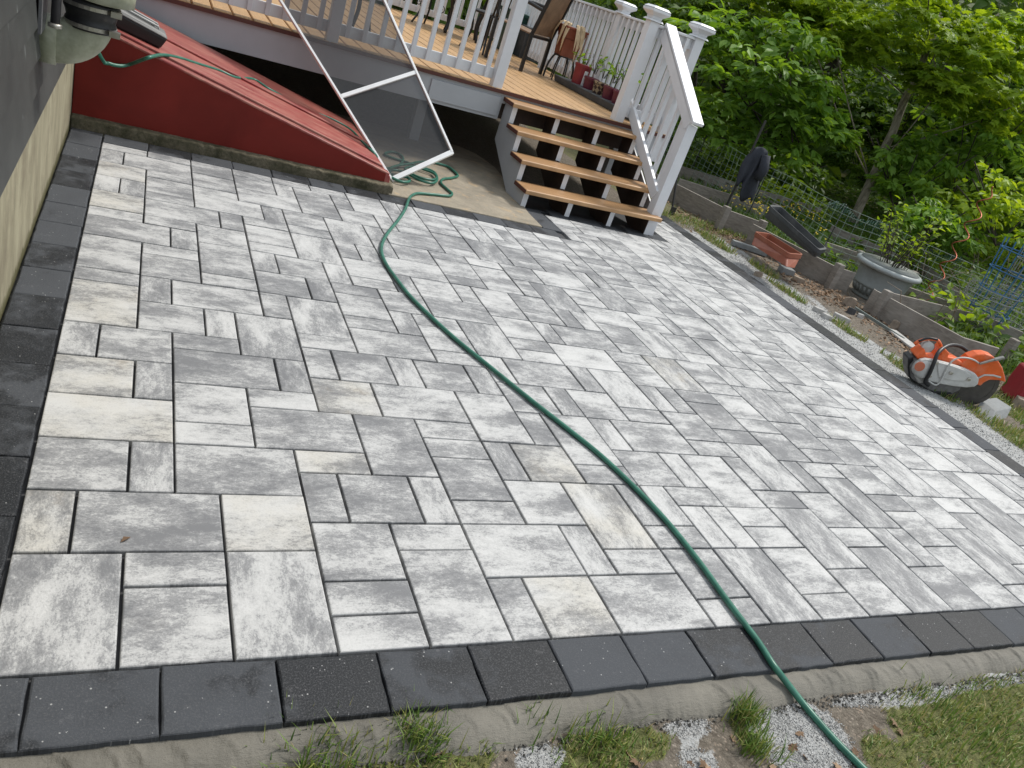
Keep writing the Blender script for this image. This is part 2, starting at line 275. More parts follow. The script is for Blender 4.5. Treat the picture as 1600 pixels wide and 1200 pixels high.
(30, 30, 2, 2, 6, 0), (38, 30, 1, 2, 3, 0), (39, 30, 1, 2, 6, 0), (0, 31, 2, 1, 7, 0), (2, 31, 2, 1, 4, 0), (4, 31, 2, 1, 3, 0), (6, 31, 2, 1, 4, 0), (8, 31, 2, 1, 4, 0),
(10, 31, 2, 1, 5, 0), (12, 31, 2, 1, 4, 0), (16, 31, 2, 1, 7, 0), (20, 31, 2, 1, 8, 0), (24, 31, 2, 1, 7, 0), (28, 31, 1, 2, 7, 0), (29, 31, 1, 2, 5, 0), (32, 31, 3, 2, 6, 0),
(35, 31, 1, 2, 5, 0), (27, 32, 1, 2, 6, 0), (30, 32, 2, 2, 3, 0), (36, 32, 1, 2, 4, 0), (37, 32, 1, 2, 6, 0), (38, 32, 1, 2, 3, 0), (39, 32, 2, 1, 8, 0), (41, 32, 1, 2, 4, 0),
(28, 33, 2, 1, 4, 0), (32, 33, 3, 2, 7, 0), (35, 33, 1, 2, 4, 0), (39, 33, 1, 2, 7, 0), (40, 33, 1, 2, 7, 0), (27, 34, 2, 1, 3, 0), (29, 34, 3, 2, 7, 0), (36, 34, 2, 1, 5, 0),
(38, 34, 1, 2, 8, 0), (41, 34, 1, 2, 6, 0), (27, 35, 2, 2, 6, 0), (32, 35, 2, 1, 5, 0), (34, 35, 2, 2, 7, 0), (36, 35, 1, 2, 6, 0), (37, 35, 1, 2, 6, 0), (39, 35, 1, 2, 6, 0),
(40, 35, 1, 2, 7, 0), (29, 36, 2, 1, 8, 0), (31, 36, 2, 1, 5, 0), (33, 36, 1, 1, 4, 0), (38, 36, 1, 2, 8, 0), (41, 36, 1, 2, 5, 0), (39, 37, 2, 1, 6, 0), (38, 38, 2, 2, 7, 0),
(40, 38, 2, 2, 4, 0), (38, 40, 2, 2, 3, 0), (40, 40, 1, 2, 8, 0), (41, 40, 1, 2, 4, 0), (38, 42, 2, 2, 4, 0), (40, 42, 2, 2, 5, 0), (38, 44, 1, 2, 4, 0), (39, 44, 2, 2, 6, 0),
(41, 44, 1, 2, 6, 0)]
pavers = [(i, j, w, h, tone, bool(warm)) for (i, j, w, h, tone, warm) in PAVERS]

def block_mesh(name, rects, mat, gap=0.027, ch=0.028, h=0.5, rough_edge=0.0):
    """rects: (x0,y0,x1,y1,tone,warm,zoff). Each block is a chamfered slab with its own small tilt."""
    V = []; L = []; Cn = []; lu = []; to = []; wa = []
    for (x0, y0, x1, y1, tone, warm, zo) in rects:
        if x1 - x0 < .1 or y1 - y0 < .1: continue
        r = random.Random(int(x0*977 + y0*131 + 7)); seed = r.uniform(0, 90)
        tx, ty = r.uniform(-.004, .004), r.uniform(-.004, .004); z = zo + r.uniform(-.012, .012)
        g = gap + r.uniform(-.004, .010)
        cx, cy = (x0+x1)/2, (y0+y1)/2; w, d = x1-x0, y1-y0
        n0 = len(V)
        nx, ny = (max(2, int(w*3)), max(2, int(d*3))) if rough_edge else (1, 1)
        ring = [(x0+g + (x1-x0-2*g)*k/nx, y0+g) for k in range(nx)] + [(x1-g, y0+g+(y1-y0-2*g)*k/ny) for k in range(ny)] + \
               [(x1-g-(x1-x0-2*g)*k/nx, y1-g) for k in range(nx)] + [(x0+g, y1-g-(y1-y0-2*g)*k/ny) for k in range(ny)]
        m = len(ring)
        jit = [(r.uniform(-1,1)*rough_edge, r.uniform(-1,1)*rough_edge, r.uniform(-1, .2)*rough_edge*.6) for _ in ring]
        for lev in range(4):
            for k, (x, y) in enumerate(ring):
                ins = (0, 0, ch*.45, ch*1.25)[lev]; zz = (-h, -ch, -ch*.28, 0)[lev]
                dx = max(-1, min(1, (cx-x)/(w/2)*1.0)); dy = max(-1, min(1, (cy-y)/(d/2)*1.0))
                ix = ins*(1 if dx > .93 else -1 if dx < -.93 else 0); iy = ins*(1 if dy > .93 else -1 if dy < -.93 else 0)
                j = jit[k]
                px = x + ix + j[0]*(1 if lev else .6); py = y + iy + j[1]*(1 if lev else .6)
                V.append((px, py, z + zz + (px-cx)*tx + (py-cy)*ty + (j[2] if lev == 2 else 0)))
                lu.append((px-cx, py-cy, seed) if (r.random, w >= d)[1] or seed > 60 else (py-cy, px-cx, seed)); to.append(tone); wa.append(warm)
        for lev in range(3):
            for k in range(m):
                a = n0+lev*m+k; b = n0+lev*m+(k+1) % m
                L += [a, b, b+m, a+m]; Cn.append(4)
        L += [n0+3*m+k for k in range(m)]; Cn.append(m)
    V = np.array(V)*U
    o = numpy_mesh(name, V, L, Cn, mat, {'luv': ('FLOAT_VECTOR', 'POINT', lu), 'tone': ('FLOAT', 'POINT', to), 'warm': ('FLOAT', 'POINT', wa)})
    return o

def paver_material():
    m = NM('pale_concrete_paver'); a = m.attr('luv').outputs['Vector']; tone = m.attr('tone').outputs['Fac']; warm = m.attr('warm').outputs['Fac']
    mp = m.n('ShaderNodeMapping'); mp.inputs['Scale'].default_value = (0.55, 1.15, 1.0); m.l(a, mp.inputs[0])
    mp2 = m.n('ShaderNodeMapping'); mp2.inputs['Scale'].default_value = (2.1, 3.9, 1.0); m.l(a, mp2.inputs[0])
    big = m.noise(mp.outputs[0], 1.0, 3, 0.5, 0.15)
    mid = m.noise(mp2.outputs[0], 1.5, 9, 0.80, 0.25)
    fine = m.noise(a, 22, 5, 0.8)
    s = m.math('ADD', m.math('MULTIPLY', big, 1.15), m.math('MULTIPLY', mid, 1.25))
    s = m.math('ADD', s, m.math('MULTIPLY', fine, 0.55))
    s = m.math('ADD', s, m.math('MULTIPLY', tone, 0.050))         # tone 0..9
    fl = m.noise(mp2.outputs[0], 5.5, 6, 0.85)
    s = m.math('ADD', s, m.math('MULTIPLY', m.math('SUBTRACT', fl, .5), 0.7))
    f = m.ramp(m.math('SUBTRACT', s, 1.27), [(0.20, 0.0), (0.45, 0.36), (0.53, 0.70), (0.80, 1.0)])
    c = m.mix(f, (0.165, 0.168, 0.174), (0.53, 0.53, 0.52))
    wv = m.math('MULTIPLY', warm, m.ramp(m.noise(a, .8, 4, .6), [(0.35, 0.15), (0.65, 0.9)]))
    cw = m.mix(wv, c, m.mix(1.0, c, (1.0, 0.965, 0.89), 'MULTIPLY'))
    stain = m.math('MULTIPLY', m.ramp(m.noise(a, 0.9, 5, 0.6), [(0.60, 0.0), (0.74, 0.30)]), m.math('ADD', m.math('MULTIPLY', warm, .8), 0.10))
    cw = m.mix(stain, cw, (0.40, 0.32, 0.22))
    cw = m.mix(m.ramp(fine, [(0.30, 0.30), (0.46, 0.0)]), cw, (0.13, 0.13, 0.135))
    m.col(cw); m.rough(m.ramp(fine, [(0.3, 0.55), (0.7, 0.75)])); m.b.inputs['Specular IOR Level'].default_value = 0.5
    m.bump(m.math('ADD', m.math('MULTIPLY', mid, .6), fine), 0.35, 0.0025)
    return m.m
def border_material():
    m = NM('charcoal_border_paver'); a = m.attr('luv').outputs['Vector']; tone = m.attr('tone').outputs['Fac']
    big = m.noise(a, 0.75, 3, 0.5, 0.5); mid = m.noise(a, 3.2, 6, 0.7); fine = m.noise(a, 26, 3, 0.75)
    s = m.math('ADD', m.math('ADD', m.math('MULTIPLY', big, .9), m.math('MULTIPLY', mid, .45)), m.math('MULTIPLY', tone, 0.10))
    f = m.ramp(m.math('SUBTRACT', s, .47), [(0.30, 0.0), (0.40, 0.35), (0.46, 0.8), (0.70, 1.0)])
    c = m.mix(f, (0.012, 0.0135, 0.016), (0.062, 0.067, 0.075))
    c = m.mix(m.ramp(fine, [(0.5, 0.0), (0.68, 0.55)]), c, (0.105, 0.107, 0.112))
    sp = m.n('ShaderNodeTexVoronoi'); sp.inputs['Scale'].default_value = 7.5; sp.inputs['Randomness'].default_value = 1; m.l(a, sp.inputs['Vector'])
    pick = m.math('GREATER_THAN', m.noise(a, 3.1, 3, .6), 0.56)
    c = m.mix(m.math('MULTIPLY', m.ramp(sp.outputs['Distance'], [(0.08, 0.7), (0.16, 0.0)]), pick), c, (0.45, 0.45, 0.44))
    c = m.mix(m.ramp(m.noise(a, 1.7, 8, .85), [(0.60, 0.0), (0.70, 0.45)]), c, (0.20, 0.20, 0.205))
    m.b.inputs['Specular IOR Level'].default_value = .3
    m.col(c); m.rough(m.ramp(f, [(0.0, 0.5), (1.0, 0.8)])); m.bump(m.math('ADD', m.math('MULTIPLY', mid, .5), fine), 0.45, 0.003)
    return m.m
M_PAV = paver_material(); M_BOR = border_material()
rects = []
for (i, j, w, h, tone, warm) in pavers:
    x0, y0, x1, y1 = i, j, i+w, j+h
    lim = 31.93 if x0 < 27 else (36.62 if x0 < 38 else 43)
    rects.append((x0, y0, min(x1, 41.55), min(y1, lim), tone, 1.0 if warm else 0.0, 0.0))
patio = struct(block_mesh('patio_pavers', rects, M_PAV))
bed = MB().box((-1.5, -1.3, -.6), (43.0, 43, -.16)); M_SAND = simple('joint_sand', (0.05, 0.05, 0.052), .9, var=.3)
struct(obj('patio_bedding', bed, M_SAND))
br = []
rb = random.Random(3)
def bt(): return rb.choice([0, 1, 1.5, 2, 3, 4, 5])
x = -1.35                                        # front row
while x < 43:
    w = 2.04 + rb.uniform(-.02, .02); br.append((x, -1.47, min(x+w, 43.1), -.02, bt(), 0, .005)); x += w
y = .02; ys = []                                 # left row
while y < 33.3:
    d = 2.055; br.append((-1.45, y, -.03, min(y+d, 33.35), bt(), 0, .0)); y += d
x = 0.0                                          # far row along the hatchway and the slab
while x < 25.3:
    w = 2.03; br.append((x, 31.98, min(x+w, 26.95), 33.35, bt(), 0, .0)); x += w
br.append((25.4, 31.98, 26.95, 33.35, 0, 0, 0)) if x < 26 else None
y = 33.38
while y < 36.6: br.append((25.5, y, 26.95, y+2.0, bt(), 0, 0)); y += 2.03
x = 25.5                                         # row under the stairs
while x < 37: br.append((x, 36.68 if x > 26.9 else 37.45, min(x+2.2, 37.95), 38.15, bt(), 0, 0)); x += 2.2
y = 0.0
while y < 43.5: br.append((41.6, y, 43.08, y+2.04, bt(), 0, 0)); y += 2.05
border = struct(block_mesh('patio_border', br, M_BOR, gap=.012, ch=.034, rough_edge=.014))

# ================================================================== MORTAR EDGE
def mortar_material():
    m = NM('wet_mortar'); co = m.coord('Object'); n1 = m.noise(co, 5, 5, .6, .2); n2 = m.noise(co, 90, 5, .75); n4 = m.noise(m.coord('Object', (1, 4, 3)), 14, 6, .75)
    c = m.mix(m.ramp(n1, [(0.3, 0), (0.7, 1)]), (0.105, 0.098, 0.080), (0.21, 0.197, 0.165)); c = m.mix(m.ramp(n4, [(.56, 0), (.72, .5)]), c, (0.10, 0.093, 0.078))
    m.col(c); m.rough(m.ramp(n1, [(0.3, .5), (.7, .8)])); m.bump(m.math('ADD', m.math('MULTIPLY', n4, 1.2), m.math('MULTIPLY', n2, .8)), .7, .006); return m.m
M_MORT = mortar_material()
def wob(x, k, a): return a*(math.sin(x*k)+.6*math.sin(x*k*2.3+1.7)+.4*math.sin(x*k*5.1+.6))
mo = MB(); n = 1100; prof_n = 14; vs = []
tro = random.Random(9); strokes = [(tro.uniform(-3, 44), tro.uniform(.25, .7), tro.uniform(.02, .055)) for _ in range(95)]
for i in range(n+1):
    X = -3 + 47*i/n
    edge = wob(X, .9, .07) + wob(X, 7.1, .018)
    for k in range(prof_n):
        t = k/(prof_n-1)
        y = -1.36 - t*(.84 + edge) ; z = -.14 - .13*t - .24*t**3 + wob(X*3, 1.1, .006)
        for (c_, w_, a_) in strokes:     # curved ridges left by the trowel
            d = X - c_ - w_*math.sin(t*2.6)
            if -.05 < d < .55: z += a_*(1 if d < 0 else math.exp(-d*7))*math.sin(min(1, t*1.4)*3.14)
        if t > .75: z += wob(X*9, 2.3, .012)*(t-.75)*4
        if k == 0: z = -.1
        vs.append((X, y, z))
fs = [(i*prof_n+k, (i+1)*prof_n+k, (i+1)*prof_n+k+1, i*prof_n+k+1) for i in range(n) for k in range(prof_n-1)]
mo.add(vs, fs); struct(obj('mortar_edge', mo, M_MORT, smooth=True))

# ================================================================== GROUND
def sstep(a, b, x): t = max(0, min(1, (x-a)/(b-a))); return t*t*(3-2*t)
def hn(x, y):
    return .5*math.sin(x*.31+1.3)*math.cos(y*.27+.4)+.3*math.sin(x*.83+y*.61)+.2*math.sin(x*1.9-y*1.4+2)
def ground_z(x, y):
    front = 1 - sstep(-1.2, 1.5, y)
    side = sstep(43.0, 46, x)
    z = -.30 - .18*front
    if x > 43.0 and y > -.5: z = -.30 - .05*side
    z += .05*hn(x, y)
    if -1.6 < x < 43.2 and -1.4 < y < 43.5: z = -.55
    elif x < 41.5 and y > 33.2: z = -.30
    if x > 66: z -= .012*(x-66)
    return z
def blob(x, y, L):
    v = 0
    for (bx, by, rx, ry) in L:
        d = ((x-bx)/rx)**2+((y-by)/ry)**2
        v = max(v, 1-sstep(.55, 1.25, d))
    return v
def gb(px, py, rx, ry, z=-.48): g = G(px, py, z); return (g[0], g[1], rx, ry)
GRAVEL = [gb(1250, 1150, 1.5, 1.2), gb(1180, 1100, 1.1, .5), gb(845, 1185, .55, .45), gb(1420, 1085, 3.2, .28), gb(1075, 1135, .7, .3), gb(1560, 1062, 3, .3), gb(1090, 1190, .5, .4)]
GRASS_F = [gb(470, 1192, 1.1, .5), gb(620, 1180, .9, .55), gb(720, 1185, .8, .4), gb(930, 1180, 1.0, .6), gb(1010, 1160, .7, .4), gb(1160, 1140, .3, .7),
           gb(1480, 1150, 1.9, 1.6), gb(1590, 1120, 1.6, 1.2), gb(1390, 1190, .8, .8), gb(1660, 1150, 4, 2.5)]
GRASS_S = [(47.8, 11.5, 1.4, 4.5), (46.9, 19, .9, 3.4), (49.2, 9, 1.8, 5), (46.8, 25.5, .8, 2.2), (46.1, 31.5, .7, 2.4), (47.4, 36, .8, 2.0), (46.2, 41.5, 1.1, 3), (46, 4, 1.5, 5), (54, 15, 3, 3), (52, 6, 6, 6)]
GRASS_B = [(72, 45, 11, 30), (60, 60, 6, 14), (85, 30, 16, 20), (66, 22, 6, 9), (56, 50, 3.0, 4.5), (57, 12, 6, 7)]
def zones(x, y):
    grav = blob(x, y, GRAVEL); g = 0
    if x < 44 and y < -1.9:
        g = blob(x, y, GRASS_F)
        if y < -4.8 and grav < .3: g = max(g, sstep(-4.6, -5.6, y)*.9)
    if x > 43:
        side = .86*sstep(43.0, 43.6, x)*(1-sstep(47.0, 49.2, x+1.4*hn(x*2, y)))
        grav = max(grav, side); g = max(g, blob(x, y, GRASS_S), blob(x, y, GRASS_B)); grav = grav*(1-.6*g)
        if y < -1.5: g = max(g, .8)
    if y > 93: g = max(g, .8)
    if y > 43 and 41.5 < x: grav *= .35; g = max(g, .55*sstep(43, 46, y))
    return grav, g
xs = list(np.arange(-14, 0, .5))+list(np.arange(0, 66, .3))+list(np.arange(66, 100, 1.0)); ys = list(np.arange(-16, -1.5, .28))+list(np.arange(-1.5, 50, .5))+list(np.arange(50, 90, 1.0))
s_ = 1.0
while xs[-1] < 3500: s_ *= 1.35; xs.append(xs[-1]+s_); xs.insert(0, xs[0]-s_)
s_ = 1.0
while ys[-1] < 3500: s_ *= 1.35; ys.append(ys[-1]+s_); ys.insert(0, ys[0]-s_)
V = []; zg = []; zr = []
for y in ys:
    for x in xs:
        gr, gs = zones(x, y); V.append((x*U, y*U, ground_z(x, y)*U)); zg.append(gr); zr.append(gs)
nx, ny = len(xs), len(ys)
I = np.arange((ny-1)*nx).reshape(ny-1, nx)[:, :-1].ravel()
loops = np.stack([I, I+1, I+1+nx, I+nx], 1).ravel()
def ground_material():
    m = NM('ground'); co = m.coord('Object'); n1 = m.noise(co, 7, 6, .7); n2 = m.noise(co, 45, 6, .75); n3 = m.noise(co, 240, 3, .7); n4 = m.noise(co, 1.6, 4, .6)
    dirt = m.mix(m.ramp(n2, [(0.3, 0), (0.7, 1)]), (0.075, 0.062, 0.048), (0.24, 0.21, 0.17))
    vo = m.n('ShaderNodeTexVoronoi'); vo.inputs['Scale'].default_value = 95; m.l(co, vo.inputs['Vector'])
    chips = m.mix(m.ramp(n1, [(.4, 0), (.6, 1)]), (0.30, 0.22, 0.16), (0.38, 0.33, 0.28))
    dirt = m.mix(m.math('MULTIPLY', m.ramp(vo.outputs['Distance'], [(0.25, .8), (0.42, 0)]), m.ramp(m.noise(co, 30, 3, .6), [(.48, 0), (.56, 1)])), dirt, chips)
    grav = m.mix(m.ramp(n3, [(0.3, 0), (0.72, 1)]), (0.30, 0.305, 0.30), (0.52, 0.525, 0.515))
    grav = m.mix(m.math('MULTIPLY', m.ramp(n2, [(0.5, 0), (0.7, 1)]), .5), grav, (0.20, 0.17, 0.13))
    grass = m.mix(m.ramp(n2, [(0.35, 0), (0.65, 1)]), (0.055, 0.065, 0.020), (0.20, 0.20, 0.085))
    ga = m.attr('gravel').outputs['Fac']; gs = m.attr('grass').outputs['Fac']
    k = m.math('ADD', ga, m.math('MULTIPLY', m.math('SUBTRACT', n2, .5), 1.4)); fg = m.ramp(k, [(0.42, 0), (0.58, 1)])
    k2 = m.math('ADD', gs, m.math('MULTIPLY', m.math('SUBTRACT', n2, .5), 1.2)); fs = m.ramp(k2, [(0.42, 0), (0.6, 1)])
    m.col(m.mix(fg, m.mix(fs, dirt, grass), grav)); m.rough(.92); m.b.inputs['Specular IOR Level'].default_value = .2
    m.bump(m.math('ADD', m.math('ADD', n2, m.math('MULTIPLY', n3, .5)), m.math('MULTIPLY', vo.outputs['Distance'], .5)), .8, .012); return m.m
ground = numpy_mesh('ground', V, loops, np.full(len(I), 4), ground_material(), {'gravel': ('FLOAT', 'POINT', zg), 'grass': ('FLOAT', 'POINT', zr)}, smooth=True)
struct(ground)

# ================================================================== CONCRETE SLAB
def slab_mat():
    m = NM('old_concrete'); co = m.coord('Object'); n1 = m.noise(co, 3.2, 6, .7, .4); n2 = m.noise(co, 70, 5, .75)
    c = m.mix(m.ramp(n1, [(0.3, 0), (0.7, 1)]), (0.19, 0.165, 0.125), (0.42, 0.36, 0.27)); c = m.mix(m.ramp(n2, [(.4, .35), (.7, 0)]), c, (0.12, 0.11, 0.085))
    c = m.mix(m.ramp(m.noise(co, 9, 4, .6), [(.56, 0), (.68, .5)]), c, (0.44, 0.31, 0.17)); m.col(c); m.rough(.85); m.bump(m.math('ADD', n2, m.math('MULTIPLY', n1, .4)), .5, .004); return m.m
M_SLAB = slab_mat()
poly = [(14.9, 33.38), (17, 33.37), (19.5, 33.42), (22, 33.36), (24.3, 33.37), (25.42, 33.4), (25.5, 36), (25.9, 38.6), (26.6, 43), (27.2, 47.5), (26.7, 50.6), (25.6, 52), (22, 52.5), (14.9, 52.5)]
struct(obj('concrete_slab', MB().prism([(x, y, -.5) for x, y in poly], (0, 0, .56)), M_SLAB, bevel=.006))

# ================================================================== HOUSE WALL
def siding_mat():
    m = NM('dark_painted_siding'); co = m.coord('Object'); n1 = m.noise(co, 2.4, 5, .6); mp = m.coord('Object', (30, 30, 5)); n2 = m.noise(mp, 3, 4, .7)
    c = m.mix(m.ramp(n1, [(.3, 0), (.7, 1)]), (0.030, 0.032, 0.031), (0.066, 0.069, 0.066))
    vo = m.n('ShaderNodeTexVoronoi'); vo.inputs['Scale'].default_value = 9; m.l(m.coord('Object', (1, 1, .45)), vo.inputs['Vector'])
    c = m.mix(m.ramp(vo.outputs['Distance'], [(0.05, .6), (0.11, 0)]), c, (0.20, 0.21, 0.21))
    m.col(c); m.rough(.55); m.bump(n2, .25, .003); return m.m
def found_mat():
    m = NM('painted_foundation'); co = m.coord('Object'); n1 = m.noise(co, 4, 6, .7); mp = m.coord('Object', (2.2, 2.2, .8)); n2 = m.noise(mp, 3.2, 7, .7, .3)
    c = m.mix(m.ramp(n2, [(.35, 0), (.65, 1)]), (0.21, 0.185, 0.12), (0.36, 0.33, 0.225))
    c = m.mix(m.ramp(n1, [(.5, 0), (.72, .7)]), c, (0.16, 0.13, 0.085))
    z = m.n('ShaderNodeSeparateXYZ'); m.l(m.coord('Object'), z.inputs[0])
    moss = m.math('MULTIPLY', m.ramp(m.math('ADD', z.outputs[2], m.math('MULTIPLY', m.noise(co, 22, 4, .7), .09)), [(.055, 1), (.085, 0)]), .85)
    c = m.mix(moss, c, (0.075, 0.07, 0.018))
    m.col(c); m.rough(.85); m.bump(m.noise(co, 40, 5, .7), .4, .004); return m.m
house = thing('house', 'dark grey sided house wall over a stained tan foundation at the left edge', 'house', (-1.6, 10, 0))
HX = -1.52
obj('foundation', MB().box((HX-2, -14, -1), (HX, 96, 4.35)), found_mat(), house)
M_SID = siding_mat(); sb = MB(); zz = 4.28; k = 0
while zz < 19:
    sb.add([(HX+.17, -14, zz), (HX+.17, 33.4, zz), (HX+.17, 96, zz), (HX-.4, -14, zz), (HX-.4, 96, zz), (HX+.05, -14, zz+1.06), (HX+.05, 96, zz+1.06), (HX-.4, -14, zz+1.06), (HX-.4, 96, zz+1.06)],
           [(0, 1, 2, 6, 5), (0, 5, 7, 3), (2, 4, 8, 6), (0, 3, 4, 2, 1), (5, 6, 8, 7)]); zz += 1.0
obj('siding', sb, M_SID, house)
# conduit, vent pipe
M_PVC = simple('weathered_pvc', (0.36, 0.37, 0.28), .45, var=.18, scale=9, dirt=(0.10, 0.11, 0.05), dirt_amt=.8)
M_RUB = simple('black_rubber', (0.010, 0.010, 0.011), .5, bump=.1)
M_STEEL = simple('worn_steel', (0.42, 0.40, 0.36), .38, metal=.9, var=.2)
PY_ = 18.6
pipe = thing('vent_pipe', 'fat cream plastic elbow pipe with black rubber coupling leaving the house wall', 'pipe', (HX, PY_, 6.5))
ex, ez, br_ = -.14, 6.72, .98
arc = [(HX-.4, PY_, ez), (HX+.25, PY_, ez)] + [(ex-br_+br_*math.sin(a), PY_, ez+br_-br_*math.cos(a)) for a in np.linspace(.12, math.pi/2, 12)]
obj('elbow', MB().tube(arc, .66, 28), M_PVC, pipe, smooth=True)
obj('elbow_socket', MB().lathe([(.66, 0), (.73, .02), (.73, .5), (.66, .52)], (HX+.02, PY_, ez), (1, 0, 0), 28), M_PVC, pipe, smooth=True)
obj('rubber_coupling', MB().lathe([(.66, 7.32), (.72, 7.34), (.72, 7.56), (.68, 7.62), (.72, 7.78), (.78, 7.9), (.78, 8.12), (.72, 8.2)], (ex, PY_, 0), n=32), M_RUB, pipe, smooth=True)
for zc in (7.38, 7.96):
    obj('hose_clamp', MB().lathe([(.70 if zc < 7.5 else .76, zc), (.745 if zc < 7.5 else .805, zc+.01), (.745 if zc < 7.5 else .805, zc+.12), (.70 if zc < 7.5 else .76, zc+.13)], (ex, PY_, 0), n=32).box((ex+.55, PY_-.75, zc-.02), (ex+.85, PY_-.5, zc+.15)), M_STEEL, pipe)
obj('upper_pipe', MB().lathe([(.72, 8.2), (.92, 8.24), (.94, 8.7), (.86, 8.8), (.84, 13)], (ex+.25, PY_, 0), n=32), M_PVC, pipe, smooth=True)
M_DARKP = simple('dark_conduit', (0.018, 0.018, 0.022), .45)
cond = thing('conduit', 'thin dark conduit pipe running up the house wall beside the cream elbow', 'pipe', (-1.2, 17.6, 7.5))
obj('tube', MB().tube([(-.98, 17.4, 7.35), (-.97, 17.4, 8.5), (-.96, 17.4, 13)], .13, 12), M_DARKP, cond, smooth=True)
obj('end_collar', MB().lathe([(.13, 7.3), (.19, 7.32), (.19, 7.42), (.13, 7.44)], (-.98, 17.4, 0), n=16), M_STEEL, cond, smooth=True)
obj('mounting_plate', MB().box((-1.36, 16.9, 7.1), (-1.28, 18.3, 11)), simple('grey_flashing', (0.12, 0.12, 0.125), .5), cond)

# ================================================================== CELLAR HATCHWAY
def red_mat(name, c, fade):
    m = NM(name); co = m.coord('Object'); n1 = m.noise(co, 3, 5, .6, .5); mp = m.coord('Object', (1.2, 9, 1.2)); n2 = m.noise(mp, 3, 6, .75)
    cc = m.mix(m.ramp(n1, [(.3, 0), (.7, 1)]), tuple(x*.82 for x in c), tuple(x*1.15 for x in c))
    if fade: cc = m.mix(m.ramp(n2, [(.42, 0), (.66, .75)]), cc, (0.46, 0.24, 0.18))
    m.b.inputs['Specular IOR Level'].default_value = .3 if fade else .15
    m.col(cc); m.rough(m.ramp(n2, [(.3, .3), (.7, .52)])); m.bump(m.noise(co, 60, 3, .6), .1, .001); return m.m
M_RED = red_mat('red_painted_steel', (0.165, 0.018, 0.013), False); M_REDF = red_mat('faded_red_steel', (0.28, 0.055, 0.050), True)
M_RED2 = red_mat('glossy_red_flange', (0.21, 0.035, 0.032), True)
hatch = thing('cellar_hatchway', 'sloping dark red steel cellar bulkhead doors on a mossy concrete curb beside the deck', 'cellar door', (7, 39, 0))
def hz(x): return 4.72 - .243*x
def slopebox(x0, x1, y0, y1, dz0, dz1): # slab following the slope
    return MB().hull([(x0, y0, hz(x0)+dz0), (x1, y0, hz(x1)+dz0), (x1, y1, hz(x1)+dz0), (x0, y1, hz(x0)+dz0)], [(x0, y0, hz(x0)+dz1), (x1, y0, hz(x1)+dz1), (x1, y1, hz(x1)+dz1), (x0, y1, hz(x0)+dz1)])
side = MB().prism([(-1.5, 33.86, .5), (14.75, 33.86, .5), (14.75, 33.86, hz(14.75)-.06), (-1.5, 33.86, hz(-1.5)-.06)], (0, .1, 0))
obj('side_panel', side, M_RED, hatch, bevel=.004)
obj('side_flange', slopebox(-1.5, 14.85, 33.84, 34.42, -.16, .02), M_RED2, hatch, bevel=.014, segs=4)
obj('gutter', slopebox(-1.5, 14.7, 34.2, 34.9, -.62, -.50), simple('gutter_shade_red', (0.022, 0.006, 0.005), .5), hatch)  # near-black red paints in the shade of the gap beside the flange
for (a, b, nm) in ((34.80, 39.30, 0), (39.85, 44.5, 1)):
    d = obj('door_leaf', slopebox(-1.1, 14.6, a, b, -.10, .10), M_REDF, hatch, bevel=.008, segs=3)
obj('center_astragal', slopebox(-1.1, 14.6, 39.0, 39.45, .10, .24), M_REDF, hatch, bevel=.010, segs=3)
obj('seam_gap', slopebox(-1.1, 14.6, 39.25, 39.9, -.5, -.3), simple('seam_shade', (0.02, 0.006, 0.006), .6), hatch)  # dark strip: shade between the door leaves put in as colour
obj('lower_sill', MB().hull([(14.6, 33.84, .5), (14.95, 33.84, .5), (14.95, 44.7, .5), (14.6, 44.7, .5)], [(14.6, 33.84, hz(14.6)-.02), (14.9, 33.84, hz(14.9)-.15), (14.9, 44.7, hz(14.9)-.15), (14.6, 44.7, hz(14.6)-.02)]), M_REDF, hatch, bevel=.005)
obj('far_side_panel', MB().prism([(-1.5, 44.6, .5), (14.75, 44.6, .5), (14.75, 44.6, hz(14.75)-.06), (-1.5, 44.6, hz(-1.5)-.06)], (0, .1, 0)), M_RED, hatch)
def curb_mat():
    m = NM('mossy_concrete_curb'); co = m.coord('Object'); n1 = m.noise(co, 6, 6, .7); n2 = m.noise(co, 55, 5, .8)
    c = m.mix(m.ramp(n1, [(.35, 0), (.6, 1)]), (0.045, 0.045, 0.018), (0.20, 0.17, 0.115)); c = m.mix(m.ramp(n2, [(.35, .6), (.6, 0)]), c, (0.03, 0.028, 0.015))
    m.col(c); m.rough(.92); m.bump(m.math('ADD', n2, n1), .8, .012); return m.m
M_CURB = curb_mat()
cb = MB(); top = []; n = 60
vs = []
for i in range(n+1):
    X = -1.5 + 16.65*i/n; r = random.Random(i)
    vs += [(X, 33.42+.03*r.random(), -.4), (X, 33.42+.05*r.random(), .46+.10*r.random()+(.0 if i < n else -.06)), (X, 33.95, .58), (X, 45, .58), (X, 45, -.4)]
fs = [(i*5+k, (i+1)*5+k, (i+1)*5+(k+1) % 5, i*5+(k+1) % 5) for i in range(n) for k in range(5)] + [(4, 3, 2, 1, 0), tuple(n*5+k for k in range(5))]
cb.add(vs, fs)
obj('concrete_curb', cb, M_CURB, hatch, bevel=.008)
